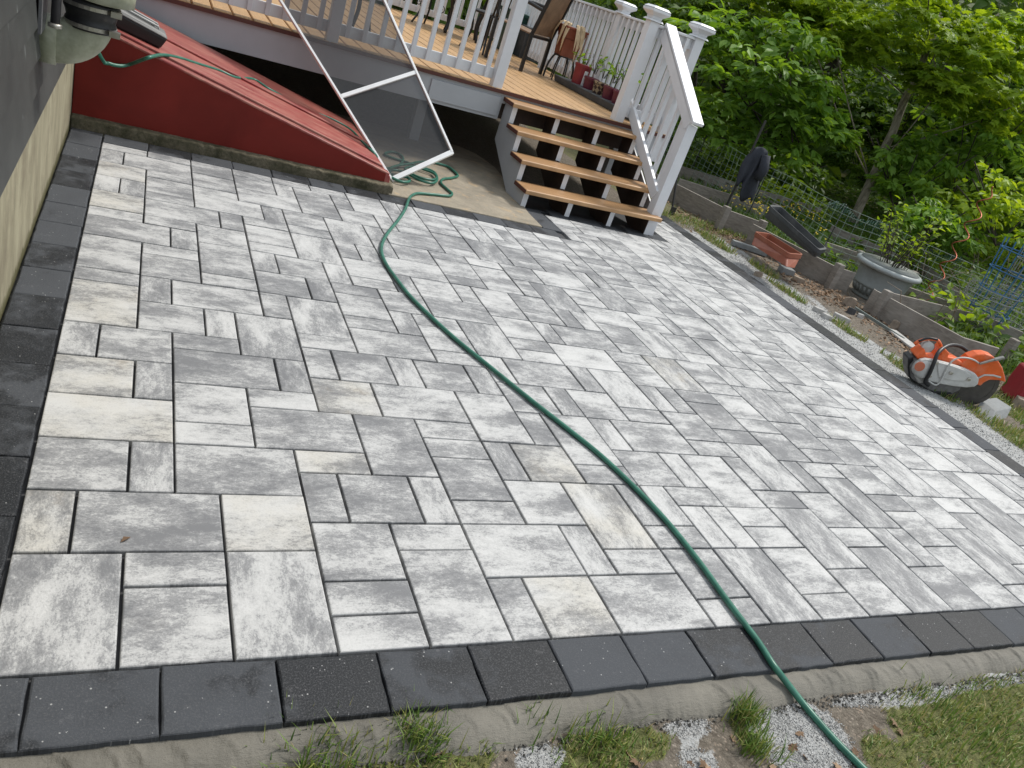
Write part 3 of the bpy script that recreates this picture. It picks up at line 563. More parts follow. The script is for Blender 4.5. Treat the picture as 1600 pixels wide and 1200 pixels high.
# handle + latch plates
# tool battery case lying on the near leaf
M_BLK = simple('black_plastic', (0.012, 0.012, 0.013), .45, bump=.25); M_GRYP = simple('grey_plastic', (0.16, 0.16, 0.155), .5, dirt=(0.06, 0.06, 0.055))
case = thing('plastic_case', 'black plastic case with grey top tray lying on the red cellar doors', 'case', (.9, 35.6, hz(.9)+.1))
ang = -math.atan(.243); cm = Matrix.Translation(Vector((.95, 36.0, hz(.95)+.12))) @ Matrix.Rotation(-ang, 4, 'Y') @ Matrix.Rotation(R_(4), 4, 'Z')
b1 = MB().hull([(-1.25, -.75, 0), (1.15, -.62, 0), (1.15, .62, 0), (-1.25, .75, 0)], [(-1.35, -.85, .72), (1.3, -.7, .62), (1.3, .7, .62), (-1.35, .85, .72)]).xf(cm)
obj('case_body', b1, M_BLK, case, bevel=.012, segs=3)
b2 = MB().hull([(-1.38, -.88, .70), (1.33, -.73, .60), (1.33, .73, .60), (-1.38, .88, .70)], [(-1.2, -.7, .92), (1.15, -.55, .80), (1.15, .55, .80), (-1.2, .7, .92)]).xf(cm)
obj('case_lid', b2, M_GRYP, case, bevel=.010, segs=3)
b3 = MB().tube([(-.95, -.42, .92), (-.9, -.42, 1.0), (.75, -.36, .93), (.8, -.36, .84)], .06, 8).tube([(-.95, .42, .92), (-.9, .42, 1.0), (.75, .36, .93), (.8, .36, .84)], .06, 8).box((-.8, -.25, .84), (.6, .25, .93)).xf(cm)
obj('lid_rail', b3, simple('light_grey_plastic', (0.34, 0.34, 0.33), .45), case, bevel=.003)
# ================================================================== DECK
def dz(x): return 5.70 + .0185*x       # deck surface; the paving falls gently away from the house
def white_mat(name='white_painted_wood', c=(0.70, 0.71, 0.73)):
    m = NM(name); co = m.coord('Object'); n1 = m.noise(co, 5, 5, .6); n2 = m.noise(m.coord('Object', (40, 40, 4)), 2, 4, .7)
    cc = m.mix(m.ramp(n1, [(.3, 0), (.7, 1)]), tuple(x*.90 for x in c), c); cc = m.mix(m.ramp(n2, [(.62, 0), (.75, .35)]), cc, (0.45, 0.44, 0.40))
    m.col(cc); m.rough(.42); m.bump(n2, .12, .002); return m.m
def wood_mat(name, a, b, direction='x', dark=(0.12, 0.06, 0.03)):
    m = NM(name); v = m.attr('luv').outputs['Vector']; sc = (0.35, 7, 1)
    mp = m.n('ShaderNodeMapping'); mp.inputs['Scale'].default_value = sc; m.l(v, mp.inputs[0])
    n1 = m.noise(mp.outputs[0], 1.6, 6, .6, 1.2); n0 = m.noise(v, .45, 2, .5)
    w = m.n('ShaderNodeTexWave'); w.wave_type = 'BANDS'; w.bands_direction = 'Y'; w.inputs['Scale'].default_value = .55; w.inputs['Distortion'].default_value = 5; w.inputs['Detail'].default_value = 3; w.inputs['Detail Scale'].default_value = 1.2
    m.l(mp.outputs[0], w.inputs['Vector'])
    s = m.math('ADD', m.math('MULTIPLY', n1, .75), m.math('MULTIPLY', w.outputs['Fac'], .3))
    c = m.mix(m.ramp(s, [(.35, 0), (.72, 1)]), b, a); c = m.mix(m.ramp(n0, [(.4, 0), (.65, .5)]), c, tuple((x+y)/2*.8 for x, y in zip(a, b)))
    vo = m.n('ShaderNodeTexVoronoi'); vo.inputs['Scale'].default_value = .34; m.l(v, vo.inputs['Vector'])
    c = m.mix(m.ramp(vo.outputs['Distance'], [(0.05, .8), (0.12, 0)]), c, dark)
    m.col(c); m.rough(.45); m.bump(s, .2, .002); return m.m
M_WHT = white_mat(); M_FASC = white_mat('shaded_white_fascia', (0.41, 0.425, 0.445))  # fascia white is darkened in its colour to stand for shade
M_DECK = wood_mat('cedar_deck', (0.63, 0.41, 0.20), (0.36, 0.20, 0.09)); M_TREAD = wood_mat('tread_wood', (0.52, 0.31, 0.145), (0.28, 0.15, 0.07))
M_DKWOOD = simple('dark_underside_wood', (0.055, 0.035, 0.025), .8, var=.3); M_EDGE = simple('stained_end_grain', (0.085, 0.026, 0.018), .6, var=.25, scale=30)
deck = thing('deck', 'raised wooden deck with golden diagonal boards, white railing and four open stair treads', 'deck', (22, 47, 0))
DX0, DX1, DY0, DY1 = -1.5, 40.1, 45.15, 92
def clip_poly(poly, a, b, c):      # keep a*x+b*y<=c
    out = []
    for i in range(len(poly)):
        p, q = poly[i], poly[(i+1) % len(poly)]; fp, fq = a*p[0]+b*p[1]-c, a*q[0]+b*q[1]-c
        if fp <= 0: out.append(p)
        if fp*fq < 0: t = fp/(fp-fq); out.append((p[0]+(q[0]-p[0])*t, p[1]+(q[1]-p[1])*t))
    return out
def board_mesh(name, boards, mat, parent, zf, th):
    """boards: (polygon, direction angle); one mesh, each board with its own grain offset"""
    V = []; L = []; Cn = []; lu = []
    off = origin_of(parent)
    for k, (poly, ang, wdz) in enumerate(boards):
        n = len(poly); n0 = len(V); r = random.Random(k*7+1); sd = r.uniform(0, 60); ca, sa = math.cos(ang), math.sin(ang)
        cx = sum(q[0] for q in poly)/n; cy = sum(q[1] for q in poly)/n
        for lev, ins in ((-th, 0), (-.05, 0), (0, .05)):
            for (x, y) in poly:
                d = math.hypot(cx-x, cy-y); v = (-(x-cx)*sa+(y-cy)*ca); ii = ins*(1 if v < 0 else -1)
                xx, yy = x-ii*sa, y+ii*ca
                V.append((xx*U-off.x, yy*U-off.y, (zf(xx)+lev+wdz)*U-off.z)); lu.append((x*ca+y*sa, v, sd))
        for lv in range(2):
            for q in range(n): a = n0+lv*n+q; b = n0+lv*n+(q+1) % n; L += [a, b, b+n, a+n]; Cn.append(4)
        L += [n0+2*n+q for q in range(n)]; Cn.append(n); L += [n0+n-1-q for q in range(n)]; Cn.append(n)
    o = numpy_mesh(name, V, L, Cn, mat, {'luv': ('FLOAT_VECTOR', 'POINT', lu)}); o.parent = parent; return o
BA = R_(90.0)          # boards run back from the front edge
boards = []; bw = 1.21; ca, sa = math.cos(BA), math.sin(BA)
for k in range(-90, 90):
    c0 = k*bw; c1 = c0+bw-.09
    # strip: c0 <= -x*sa + y*ca <= c1
    poly = [(DX0, DY0-.2), (DX1+.2, DY0-.2), (DX1+.2, DY1), (DX0, DY1)]
    poly = clip_poly(poly, -sa, ca, c1)
    if len(poly) > 2: poly = clip_poly(poly, sa, -ca, -c0)
    if len(poly) > 2: boards.append((poly, BA, random.uniform(-.008, .008)))
board_mesh('deck_boards', boards, M_DECK, deck, dz, .26)
def xbeam(x0, x1, y0, y1, z0, z1): # follows the deck slope
    return MB().hull([(x0, y0, dz(x0)+z0), (x1, y0, dz(x1)+z0), (x1, y1, dz(x1)+z0), (x0, y1, dz(x0)+z0)], [(x0, y0, dz(x0)+z1), (x1, y0, dz(x1)+z1), (x1, y1, dz(x1)+z1), (x0, y1, dz(x0)+z1)])
obj('board_end_trim', xbeam(DX0, DX1+.2, DY0-.235, DY0-.205, -.29, -.035), M_EDGE, deck)
obj('fascia', xbeam(DX0, 25.15, DY0, DY0+.3, -2.15, -.28), M_FASC, deck); obj('fascia', xbeam(25.15, 36.9, DY0, DY0+.3, -.95, -.28), M_FASC, deck); obj('fascia', xbeam(36.9, DX1, DY0, DY0+.3, -2.15, -.28), M_FASC, deck)
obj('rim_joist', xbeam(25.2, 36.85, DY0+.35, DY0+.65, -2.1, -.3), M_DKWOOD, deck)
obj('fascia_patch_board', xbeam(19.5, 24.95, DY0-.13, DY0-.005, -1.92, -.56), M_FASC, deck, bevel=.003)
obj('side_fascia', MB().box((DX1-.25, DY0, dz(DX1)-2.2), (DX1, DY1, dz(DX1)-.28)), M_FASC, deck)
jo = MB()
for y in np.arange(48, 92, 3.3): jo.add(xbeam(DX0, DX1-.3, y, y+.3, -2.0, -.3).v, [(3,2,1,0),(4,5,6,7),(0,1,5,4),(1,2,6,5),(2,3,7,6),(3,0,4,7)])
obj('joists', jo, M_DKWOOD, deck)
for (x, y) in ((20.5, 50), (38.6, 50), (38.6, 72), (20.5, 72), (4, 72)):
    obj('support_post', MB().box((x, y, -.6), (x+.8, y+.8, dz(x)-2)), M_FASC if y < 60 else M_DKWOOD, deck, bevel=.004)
# stairs
SX0, SX1 = 25.2, 36.75
RUN, RISE = 2.1, 1.46
for k in range(4):     # k = 0 top tread
    zt = 5.72-RISE*k; yn = 43.15-RUN*k
    poly = [(SX0, yn), (SX1, yn), (SX1+.0, yn+2.25), (SX0, yn+2.25)]
    cut = [(SX0, yn+.0), (SX1, yn+.0), (SX1, yn+2.25), (SX0, yn+2.25)]
    th = .30
    boards = [([(SX0, yn), (SX1, yn), (SX1, yn+1.1), (SX0, yn+1.1)], 0.0, 0), ([(SX0, yn+1.14), (SX1, yn+1.14), (SX1, yn+2.25), (SX0, yn+2.25)], 0.0, 0)]
    zf = (lambda zt: (lambda x: zt+.0185*(x-25)))(zt)
    o = board_mesh('stair_tread', [([(SX0, yn), (SX1, yn), (SX1, yn+2.2), (SX0, yn+2.2)], 0.0, 0)], M_TREAD, deck, zf, th)
    bv = o.modifiers.new('bevel', 'BEVEL'); bv.width = .004; bv.segments = 2; bv.limit_method = 'ANGLE'
    e = obj('tread_end', MB().box((SX0-.02, yn+.03, zt-th+.01), (SX0+.0, yn+2.17, zt-.04)), M_EDGE, o)
def stringer(x):
    pts = []; yb = 37.45
    # saw-tooth front edge, straight underside
    pts = [(yb, -.02)]
    for k in range(3, -1, -1):
        zt = 5.72-RISE*k-.31+.0185*(x-25); yn = 43.15-RUN*k+.42
        pts += [(yn if k < 3 else yb, zt), (yn+RUN, zt)]
    pts += [(45.1, 5.4+.0185*(x-25)), (45.1, 2.6), (39.6, -.35), (yb, -.35)]
    clean = []
    for q in pts:
        if not clean or abs(q[0]-clean[-1][0])+abs(q[1]-clean[-1][1]) > .02: clean.append(q)
    return MB().prism([(x, a, b) for a, b in clean], (.36, 0, 0))
for x in (25.42, 29.0, 32.6, 36.05):
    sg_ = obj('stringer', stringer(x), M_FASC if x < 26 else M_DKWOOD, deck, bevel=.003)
    for k in range(4):
        zt = 5.72-RISE*k-.31+.0185*(x-25); yn = 43.15-RUN*k+.42 if k < 3 else 37.45; zb_ = zt-RISE+.32 if k < 3 else -.02
        obj('painted_face', MB().box((x-.01, yn-.03, zb_), (x+.37, yn-.004, zt-.01)), M_WHT, sg_)
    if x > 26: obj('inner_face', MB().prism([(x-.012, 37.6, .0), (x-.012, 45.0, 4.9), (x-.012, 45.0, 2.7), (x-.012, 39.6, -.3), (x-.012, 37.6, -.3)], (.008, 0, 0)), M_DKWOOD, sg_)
# railing posts
def capped_post(x, y, w, z0, z1, cap=True, name='newel_post'):
    o = obj(name, MB().box((x, y, z0), (x+w, y+w, z1)), M_WHT, deck, bevel=.004)
    if cap:
        c = MB(); cx, cy = x+w/2, y+w/2
        for (h0, h1, a, b) in ((0, .14, .62, .5), (.14, .34, .42, .46), (.34, .62, .46, .80), (.62, .80, .80, .80), (.80, .86, .74, .74), (.86, 1.02, .80, .58)):
            c.hull([(cx-a, cy-a, z1+h0), (cx+a, cy-a, z1+h0), (cx+a, cy+a, z1+h0), (cx-a, cy+a, z1+h0)], [(cx-b, cy-b, z1+h1), (cx+b, cy-b, z1+h1), (cx+b, cy+b, z1+h1), (cx-b, cy+b, z1+h1)])
        obj('post_cap', c, M_WHT, o, bevel=.003)
    return o
PW = .78; RT = 7.55
for x in (11.9, 24.05): capped_post(x, DY0+.02, PW, dz(x)-.05, dz(x)+RT+.1)
capped_post(-.9, DY0+.02, PW, dz(0)-.05, dz(0)+RT+.1)
capped_post(34.75, DY0-.05, PW+.05, dz(35)-.05, dz(35)+RT)
capped_post(39.15, DY0-.05, PW+.05, dz(39)-2.3, dz(39)+RT-.05)
capped_post(39.2, 57.9, PW, dz(39)-.05, dz(39)+RT-.1)
capped_post(39.2, 71.0, PW, dz(39)-.05, dz(39)+RT-.1)
# railing runs
def rail_run(p0, p1, spacing=1.07, z0=.42, z1=RT-.55, face=(0, -1)):
    """p0, p1: (x, y) ends. top rail, bottom rail and balusters; one railing part with its pieces below it"""
    (x0, y0), (x1, y1) = p0, p1; dx, dy = x1-x0, y1-y0; L = math.hypot(dx, dy); ux, uy = dx/L, dy/L; nx, ny = -uy, ux
    top = MB().bar((x0, y0, dz(x0)+z1+.36), (x1, y1, dz(x1)+z1+.36), .95, .20)
    rl = obj('railing', top, M_WHT, deck, bevel=.005)
    obj('top_rail', MB().bar((x0, y0, dz(x0)+z1-.12), (x1, y1, dz(x1)+z1-.12), .30, .74), M_WHT, rl, bevel=.003)
    obj('bottom_rail', MB().bar((x0, y0, dz(x0)+z0+.38), (x1, y1, dz(x1)+z0+.38), .30, .74), M_WHT, rl, bevel=.003)
    n = int(L/spacing)
    for k in range(n):
        s = (k+.5)*L/n; bx, by = x0+ux*s, y0+uy*s; ox, oy = face[0]*.30, face[1]*.30
        m = MB().bar((bx+ox, by+oy, dz(bx)+z0+.03), (bx+ox, by+oy, dz(bx)+z1+.24), .30, .29, up=(uy, -ux, 0) if True else None)
        obj('baluster', m, M_WHT, rl, bevel=.002)
rail_run((-.1, DY0+.75), (11.9, DY0+.75)); rail_run((12.68, DY0+.75), (24.05, DY0+.75))
rail_run((35.6, DY0+.5), (39.15, DY0+.5), spacing=.98)
rail_run((39.75, 46.0), (39.75, 57.9), spacing=.92, face=(-1, 0)); rail_run((39.75, 58.7), (39.75, 71), spacing=.92, face=(-1, 0)); rail_run((39.75, 71.8), (39.75, 91.5), spacing=.92, face=(-1, 0))
rail_run((-1, 91.6), (39.6, 91.6), spacing=1.05)
# stair hand rail on the right
lp = capped_post(36.15, 37.55, .85, -.1, 8.35, cap=False, name='stair_post')
hr = obj('hand_rail', MB().bar((36.55, 45.2, 14.0), (36.55, 37.1, 8.55), .98, .26), M_WHT, deck, bevel=.005)
obj('hand_rail_board', MB().bar((36.2, 45.15, 13.45), (36.2, 37.55, 8.3), .28, .85), M_WHT, hr, bevel=.003)
obj('lower_stair_rail', MB().bar((36.15, 46.3, 7.9), (36.15, 38.1, 2.9), .28, .80), M_WHT, hr, bevel=.003)
for k in range(6):
    y = 44.3-k*1.08; t = (45.2-y)/(45.2-37.1); zt = 14.0-t*5.45-.9; zb = 7.1-(45.6-y)*.61
    obj('stair_baluster', MB().bar((36.55, y, zb), (36.55, y, zt), .30, .29, up=(0, 1, 0)), M_WHT, hr, bevel=.002)
# the upper newel of the stair side
obj('stair_skirt', MB().prism([(36.95, 37.7, 1.0), (36.95, 38.4, .2), (36.95, 45.2, 4.2), (36.95, 45.2, 5.3)], (.12, 0, 0)), M_FASC, deck)
# ================================================================== SMALLER THINGS
def GD(px, py, dist):
    d = CR.T @ np.array([(px - 800) / CF, (py - 600) / CF, 1.0]); return CC + d/np.linalg.norm(d)*dist
def dist_of(P): return float(np.linalg.norm(np.array(P)-CC))
# ---- screen door leaning over the hatchway
A = np.array([15.85, 36.2, .12]); Q1 = GY(437, 0, 43.6); Q2 = GY(600, 0, 43.6); nrm = np.cross(Q1-A, Q2-A); nrm /= np.linalg.norm(nrm)
def onscr(px, py):
    d = CR.T @ np.array([(px - 800) / CF, (py - 600) / CF, 1.0]); t = ((A-CC) @ nrm)/(d @ nrm); return CC+t*d
c0, c1 = onscr(612, 281), onscr(706, 238); c2, c3 = onscr(440, 4), onscr(606, 14)
c2 = c0+(c2-c0)*1.2; c3 = c1+(c3-c1)*1.18
scr = thing('screen_door', 'white framed sliding screen door leaning slanted between hatchway and deck rail', 'screen door', tuple(A))
M_ALU = simple('white_aluminium', (0.85, 0.85, 0.84), .35, var=.06)
obj('stile', MB().bar(c0, c2, .13, .30, up=nrm), M_ALU, scr, bevel=.001); obj('stile', MB().bar(c1, c3, .13, .30, up=nrm), M_ALU, scr, bevel=.001)
obj('bottom_rail', MB().bar(c0+(c0-c1)*.01, c1-(c0-c1)*.01, .30, .26, up=nrm), M_ALU, scr, bevel=.001)
obj('top_rail', MB().bar(c2, c3, .30, .26, up=nrm), M_ALU, scr, bevel=.001)
m0, m1 = onscr(534, 151), onscr(651, 113)
obj('crossbar', MB().bar(m0, m1, .24, .24, up=nrm), M_ALU, scr, bevel=.001)
mm = NM('insect_screen'); mm.col((0.045, 0.047, 0.05)); mm.rough(.6)
tr = mm.n('ShaderNodeBsdfTransparent'); mx = mm.n('ShaderNodeMixShader'); mx.inputs[0].default_value = .62
mm.l(tr.outputs[0], mx.inputs[1]); mm.l(mm.b.outputs[0], mx.inputs[2]); mm.l(mx.outputs[0], mm.out.inputs[0])
ms = MB().add([c0, c1, c3, c2], [(0, 1, 2, 3)]); obj('screen_mesh', ms, mm.m, scr)

# ---- garden hose
def SL(px, py, dz_=.12):      # on the sloping hatchway doors
    d = CR.T @ np.array([(px - 800) / CF, (py - 600) / CF, 1.0]); # z = 4.72-.243x+dz
    t = (4.72+dz_-.243*CC[0]-CC[2])/(d[2]+.243*d[0]); return tuple(CC+t*d)
hp = [GY(100, 40, 33.3)] if False else []
hp = [(-1.45, 31.0, 6.2), tuple(GY(158, 90, 33.0)), tuple(GY(170, 99, 33.3)), tuple(GY(188, 103, 33.6)), tuple(GY(205, 100, 33.8))]
hp += [SL(*q) for q in ((232, 90), (255, 86), (282, 91), (310, 100), (342, 110), (368, 121), (396, 124), (420, 139))]
hp += [SL(*q, -.02) for q in ((450, 155), (485, 173))] + [SL(*q) for q in ((520, 187), (548, 203), (566, 222), (585, 240))]
sl = .17
def P0(L, z): return [tuple(G(a, b, z)) for a, b in L]
hp += P0([(600, 262)], .3)+P0([(622, 259), (630, 249), (624, 241), (611, 237), (601, 241), (614, 247), (634, 253)], sl)
hp += P0([(655, 262), (676, 270), (682, 277), (676, 281), (655, 277), (634, 266), (638, 261), (660, 262), (678, 269), (683, 280), (675, 286), (655, 281), (637, 272), (620, 266), (608, 268), (616, 275), (636, 277), (640, 283), (628, 284), (612, 277), (606, 266), (620, 259), (640, 256)], sl+.12)
hp += P0([(655, 253), (672, 253), (686, 256), (701, 261), (712, 270), (715, 275), (706, 278), (692, 280), (689, 286), (698, 295), (706, 302), (702, 306), (680, 304), (654, 302), (643, 306), (638, 313)], sl)
hp += P0([(633, 327), (622, 344), (608, 361), (598, 378), (596, 394), (604, 414), (621, 438), (640, 462), (668, 490), (712, 530), (765, 573), (828, 624), (888, 671), (940, 713), (998, 768), (1048, 822), (1094, 880), (1130, 930), (1163, 974), (1187, 1006)], .105)
g1 = G(1206, 1036, .11); hp += [tuple(g1)]
for (a, b, z) in ((1218, 1052, .02), (1234, 1073, -.16), (1262, 1108, -.34), (1306, 1158, -.37), (1352, 1204, -.37), (1395, 1250, -.37), (1440, 1320, -.37)): hp.append(tuple(G(a, b, z)))
def hose_mat():
    m = NM('green_hose'); co = m.coord('Object'); n = m.noise(co, 20, 4, .6)
    m.col(m.mix(m.ramp(n, [(.3, 0), (.7, 1)]), (0.020, 0.110, 0.075), (0.042, 0.18, 0.125))); m.rough(.38); m.bump(m.noise(co, 120, 2, .5), .15, .001); return m.m
ho = obj('garden_hose', MB().tube(spline(hp, .16), .086, 12), hose_mat(), smooth=True)
tag(ho, 'long green garden hose running from the hatchway across the whole paved patio', 'hose')

# ---- things lying on the right-hand side
M_GREYWOOD = None
def greywood():
    m = NM('weathered_board'); co = m.coord('Object', (5, 5, 22)); n1 = m.noise(co, 2.2, 6, .7, .6); n2 = m.noise(m.coord('Object'), 3, 3, .6)
    c = m.mix(m.ramp(n1, [(.3, 0), (.7, 1)]), (0.15, 0.13, 0.11), (0.30, 0.27, 0.235)); c = m.mix(m.ramp(n2, [(.5, 0), (.75, .5)]), c, (0.36, 0.34, 0.31))
    vo = m.n('ShaderNodeTexVoronoi'); vo.inputs['Scale'].default_value = 2.4; m.l(m.coord('Object'), vo.inputs['Vector']); c = m.mix(m.ramp(vo.outputs['Distance'], [(.04, .8), (.07, 0)]), c, (.04, .03, .025))
    m.col(c); m.rough(.85); m.bump(n1, .5, .004); return m.m
M_GW = greywood()
beds = thing('raised_bed', 'weathered grey board edging of the raised garden beds right of the patio', 'garden bed', (53, 38, -.3))
def board(p, q, z0=-.5, z1=1.45, th=.3):
    obj('board', MB().hull([(p[0], p[1], z0), (q[0], q[1], z0), (q[0]+th*.7, q[1]+th*.7, z0), (p[0]+th*.7, p[1]+th*.7, z0)], [(p[0], p[1], z1), (q[0], q[1], z1), (q[0]+th*.7, q[1]+th*.7, z1), (p[0]+th*.7, p[1]+th*.7, z1)]), M_GW, beds, bevel=.003)
tp = lambda px, py, z=1.45: G(px, py, z)[:2]
board(tp(1022, 270), tp(1136, 327)); board(tp(1137, 328), tp(1187, 346)); board(tp(1177, 350), tp(1308, 418)); board(tp(1309, 418), tp(1338, 427)); board(tp(1371, 455), tp(1506, 528)); board(tp(1506, 528), tp(1562, 545)); board(tp(1371, 455), tp(1366, 452))
for a, b in (((1062, 279), (1200, 322)), ((1040, 252), (1285, 326)), ((1290, 378), (1352, 398)), ((1300, 352), (1420, 405)), ((1412, 446), (1555, 496)), ((1394, 458), (1540, 494)), ((1428, 400), (1525, 471)), ((1540, 494), (1600, 520))): board(tp(*a), tp(*b))
for (a, b) in ((1134, 322), (1191, 344), (1311, 412), (1386, 454), (1585, 530), (1428, 424), (1345, 392), (1210, 318)):
    x, y = tp(a, b, 1.9); obj('corner_stake', MB().box((x-.02, y-.25, -.6), (x+.6, y+.35, 1.9)), M_GW, beds, bevel=.005)

def prism_trough(name, label, rim, bot, col, lipw, soil, cat='planter', rimh=.35):
    """rim, bot: four corner points each"""
    rim = [np.array(q) for q in rim]; bot = [np.array(q) for q in bot]; c = sum(rim)/4; t = thing(name, label, cat, tuple(sum(bot)/4))
    k = 6
    def rnd(poly, r=.25):
        out = []
        for i in range(4):
            p, a, b = poly[i], poly[i-1], poly[(i+1) % 4]; pa = (a-p)/np.linalg.norm(a-p); pb = (b-p)/np.linalg.norm(b-p)
            rr = min(r, .45*np.linalg.norm(a-p), .45*np.linalg.norm(b-p))
            for s in np.linspace(0, 1, k): out.append(p+pa*rr*(1-s)**2+pb*rr*s**2)
        return out
    up = np.cross(rim[1]-rim[0], rim[2]-rim[1]); up /= np.linalg.norm(up); up = up*(1 if up[2] > 0 else -1)
    def scale(poly, f): return [c+(q-c)*f for q in poly]
    rings = [rnd(bot, .3), [q-up*rimh for q in rnd(scale(rim, .965), .35)], [q-up*rimh for q in rnd(rim, .4)], rnd(rim, .4), rnd(scale(rim, .93), .35), [q-up*.55 for q in rnd(scale(rim, .90), .3)]]
    n = 4*k; m = MB(); m.add([v for r in rings for v in r], [(i*n+j, i*n+(j+1) % n, (i+1)*n+(j+1) % n, (i+1)*n+j) for i in range(5) for j in range(n)]+[tuple(range(n-1, -1, -1))])
    obj('trough_body', m, col, t, bevel=.002); obj('soil', MB().add([q-up*.5 for q in rnd(scale(rim, .91), .3)], [tuple(range(n))]), soil, t); return t
M_TERRA = simple('terracotta_plastic', (0.26, 0.075, 0.04), .5, var=.12, dirt=(0.36, 0.17, 0.11), dirt_amt=.4, bump=.05)
M_CHARP = simple('charcoal_plastic', (0.045, 0.05, 0.055), .55, var=.12, dirt=(0.12, 0.125, 0.125), dirt_amt=.6, bump=.05)
M_SOIL = simple('dry_soil', (0.10, 0.085, 0.065), .95, var=.5, scale=40, bump=.8, dist=.01)
def on(px, py, d): return GD(px, py, d)
prism_trough('terracotta_trough', 'terracotta coloured rectangular planter trough standing against the grey bed board', [on(1179, 361, 65), on(1233, 396, 60.5), on(1256, 398, 62.5), on(1201, 364, 67)], [on(1173, 381, 64), on(1229, 417, 60.2), on(1243, 419, 61.7), on(1190, 386, 65.6)], M_TERRA, .1, M_SOIL)
prism_trough('charcoal_trough', 'long charcoal plastic window box tipped over the bed board behind the terracotta trough', [on(1202, 320, 71.5), on(1281, 391, 65.2), on(1293, 389, 67), on(1219, 321, 73.5)], [on(1193, 338, 72), on(1272, 402, 66), on(1282, 400, 67.5), on(1204, 340, 73.5)], M_CHARP, .1, M_SOIL)

# round grey pot with its shrub
pb = G(1362, 468, -.35); bp = (pb[0]+.3, pb[1]+.3, -.35)
M_GRYPOT = simple('grey_resin', (0.20, 0.215, 0.205), .5, var=.1, dirt=(0.13, 0.13, 0.115), dirt_amt=.5, bump=.1)
M_GRIM = simple('pale_grey_rim', (0.33, 0.36, 0.36), .45, var=.1)
pot = thing('round_planter', 'big round grey resin planter with rolled rim holding a sparse leafy shrub', 'planter', bp)
obj('bowl', MB().lathe([(1.75, .0), (1.85, .1), (1.7, .35), (1.95, .7), (2.1, 1.0)] + [(2.12, 1.05), (2.2, 1.12), (2.1, 1.2), (2.28, 2.6), (2.45, 3.2)], bp, n=44), M_GRYPOT, pot, smooth=True)
fl = MB()
for k in range(30):
    a = 2*math.pi*k/30; c, s = math.cos(a), math.sin(a)
    fl.tube([(bp[0]+1.80*c, bp[1]+1.80*s, .0), (bp[0]+1.86*c, bp[1]+1.86*s, .3), (bp[0]+2.06*c, bp[1]+2.06*s, .62)], [.10, .16, .12], 6)
obj('fluted_base', fl, M_GRYPOT, pot, smooth=True)
obj('rolled_rim', MB().lathe([(2.3, 2.62), (2.62, 2.66), (2.78, 2.80), (2.78, 2.98), (2.64, 3.10), (2.45, 3.08), (2.34, 2.9), (2.3, 2.7)], bp, n=48), M_GRIM, pot, smooth=True)
obj('soil', MB().lathe([(2.28, 2.72), (1.5, 2.78), (.1, 2.8)], bp, n=30), M_SOIL, pot)

# rubble: each bit of broken paving or stone on its own
def stone(px, py, w, d, h, name, label, mat, cat='stone', z=-.33, rot=0.0, seed=0, flat=True):
    r = random.Random(seed or int(px*py)); c = G(px, py, z); n = r.choice([5, 6, 7]); bot = []; top = []
    for k in range(n):
        a = 2*math.pi*k/n+r.uniform(-.25, .25); q = 1+r.uniform(-.2, .2); X, Y = math.cos(a)*w/2*q, math.sin(a)*d/2*q
        x, y = X*math.cos(rot)-Y*math.sin(rot), X*math.sin(rot)+Y*math.cos(rot); sh = r.uniform(.78, .98)
        bot.append((c[0]+x, c[1]+y, z-.08)); top.append((c[0]+x*sh, c[1]+y*sh, z+.1+h*(1 if flat else r.uniform(.7, 1.15))))
    return tag(obj(name, MB().hull(bot, top), mat, bevel=.006, segs=3), label, cat, 'rubble beside the garden beds')
M_WSTONE = simple('pale_broken_stone', (0.40, 0.39, 0.37), .8, var=.25, scale=20, bump=.5); M_BSTONE = simple('brown_stone', (0.27, 0.22, 0.17), .85, var=.35, scale=20, bump=.5)
def brick(p0, p1, w, h, name, label, mat, cat, z=-.3, tilt=0.0):
    a, b = np.array(G(*p0, z)), np.array(G(*p1, z)); return tag(obj(name, MB().bar(a+[0, 0, h/2], b+[0, 0, h/2+tilt], w, h), mat, bevel=.004, segs=2), label, cat, 'rubble beside the garden beds')
M_CONC = simple('cut_concrete', (0.22, 0.23, 0.23), .8, var=.15, scale=25, bump=.4)
brick((1142, 382), (1196, 400), .55, .45, 'paver_strip', 'long thin offcut of pale paver in front of the terracotta trough', M_CONC, 'paver offcut')
brick((1217, 424), (1236, 430), .9, .5, 'paver_offcut', 'small square offcut of pale paver below the end of the terracotta trough', M_CONC, 'paver offcut')
stone(1219, 411, .55, .5, .4, 'round_stone', 'small pale round stone touching the corner of the terracotta trough', M_WSTONE, flat=False)
stone(1229, 418, .6, .5, .4, 'round_stone', 'pinkish white stone sitting on top of the small square offcut', M_WSTONE, z=.1, flat=False)
stone(1184, 431, .9, .6, .22, 'flat_stone', 'flat tan stone lying alone on the gravel strip beside the border', M_BSTONE, z=-.3)
stone(1277, 487, 1.1, .45, .2, 'stone_shard', 'white stone shard, the upper of the row of three near the round planter', M_WSTONE, rot=-.9)
stone(1290, 497, .9, .4, .2, 'stone_shard', 'short white stone shard, the middle of the row of three near the round planter', M_WSTONE, rot=-.9)
stone(1314, 499, 1.7, .5, .2, 'stone_shard', 'longest white stone shard, lower end of the row of three near the round planter', M_WSTONE, rot=-.95)
stone(1325, 477, 1.2, .9, .6, 'round_stone', 'rounded tan rock between white shards and the round planter', M_BSTONE, flat=False)
stone(1397, 512, 1.0, .7, .5, 'round_stone', 'buff rock half sunk in soil below the long near bed board', M_BSTONE, flat=False)
stone(1245, 440, 1.3, .6, .3, 'flat_stone', 'long light brown stone in the mulch right of the small square offcut', M_BSTONE, rot=-.8)
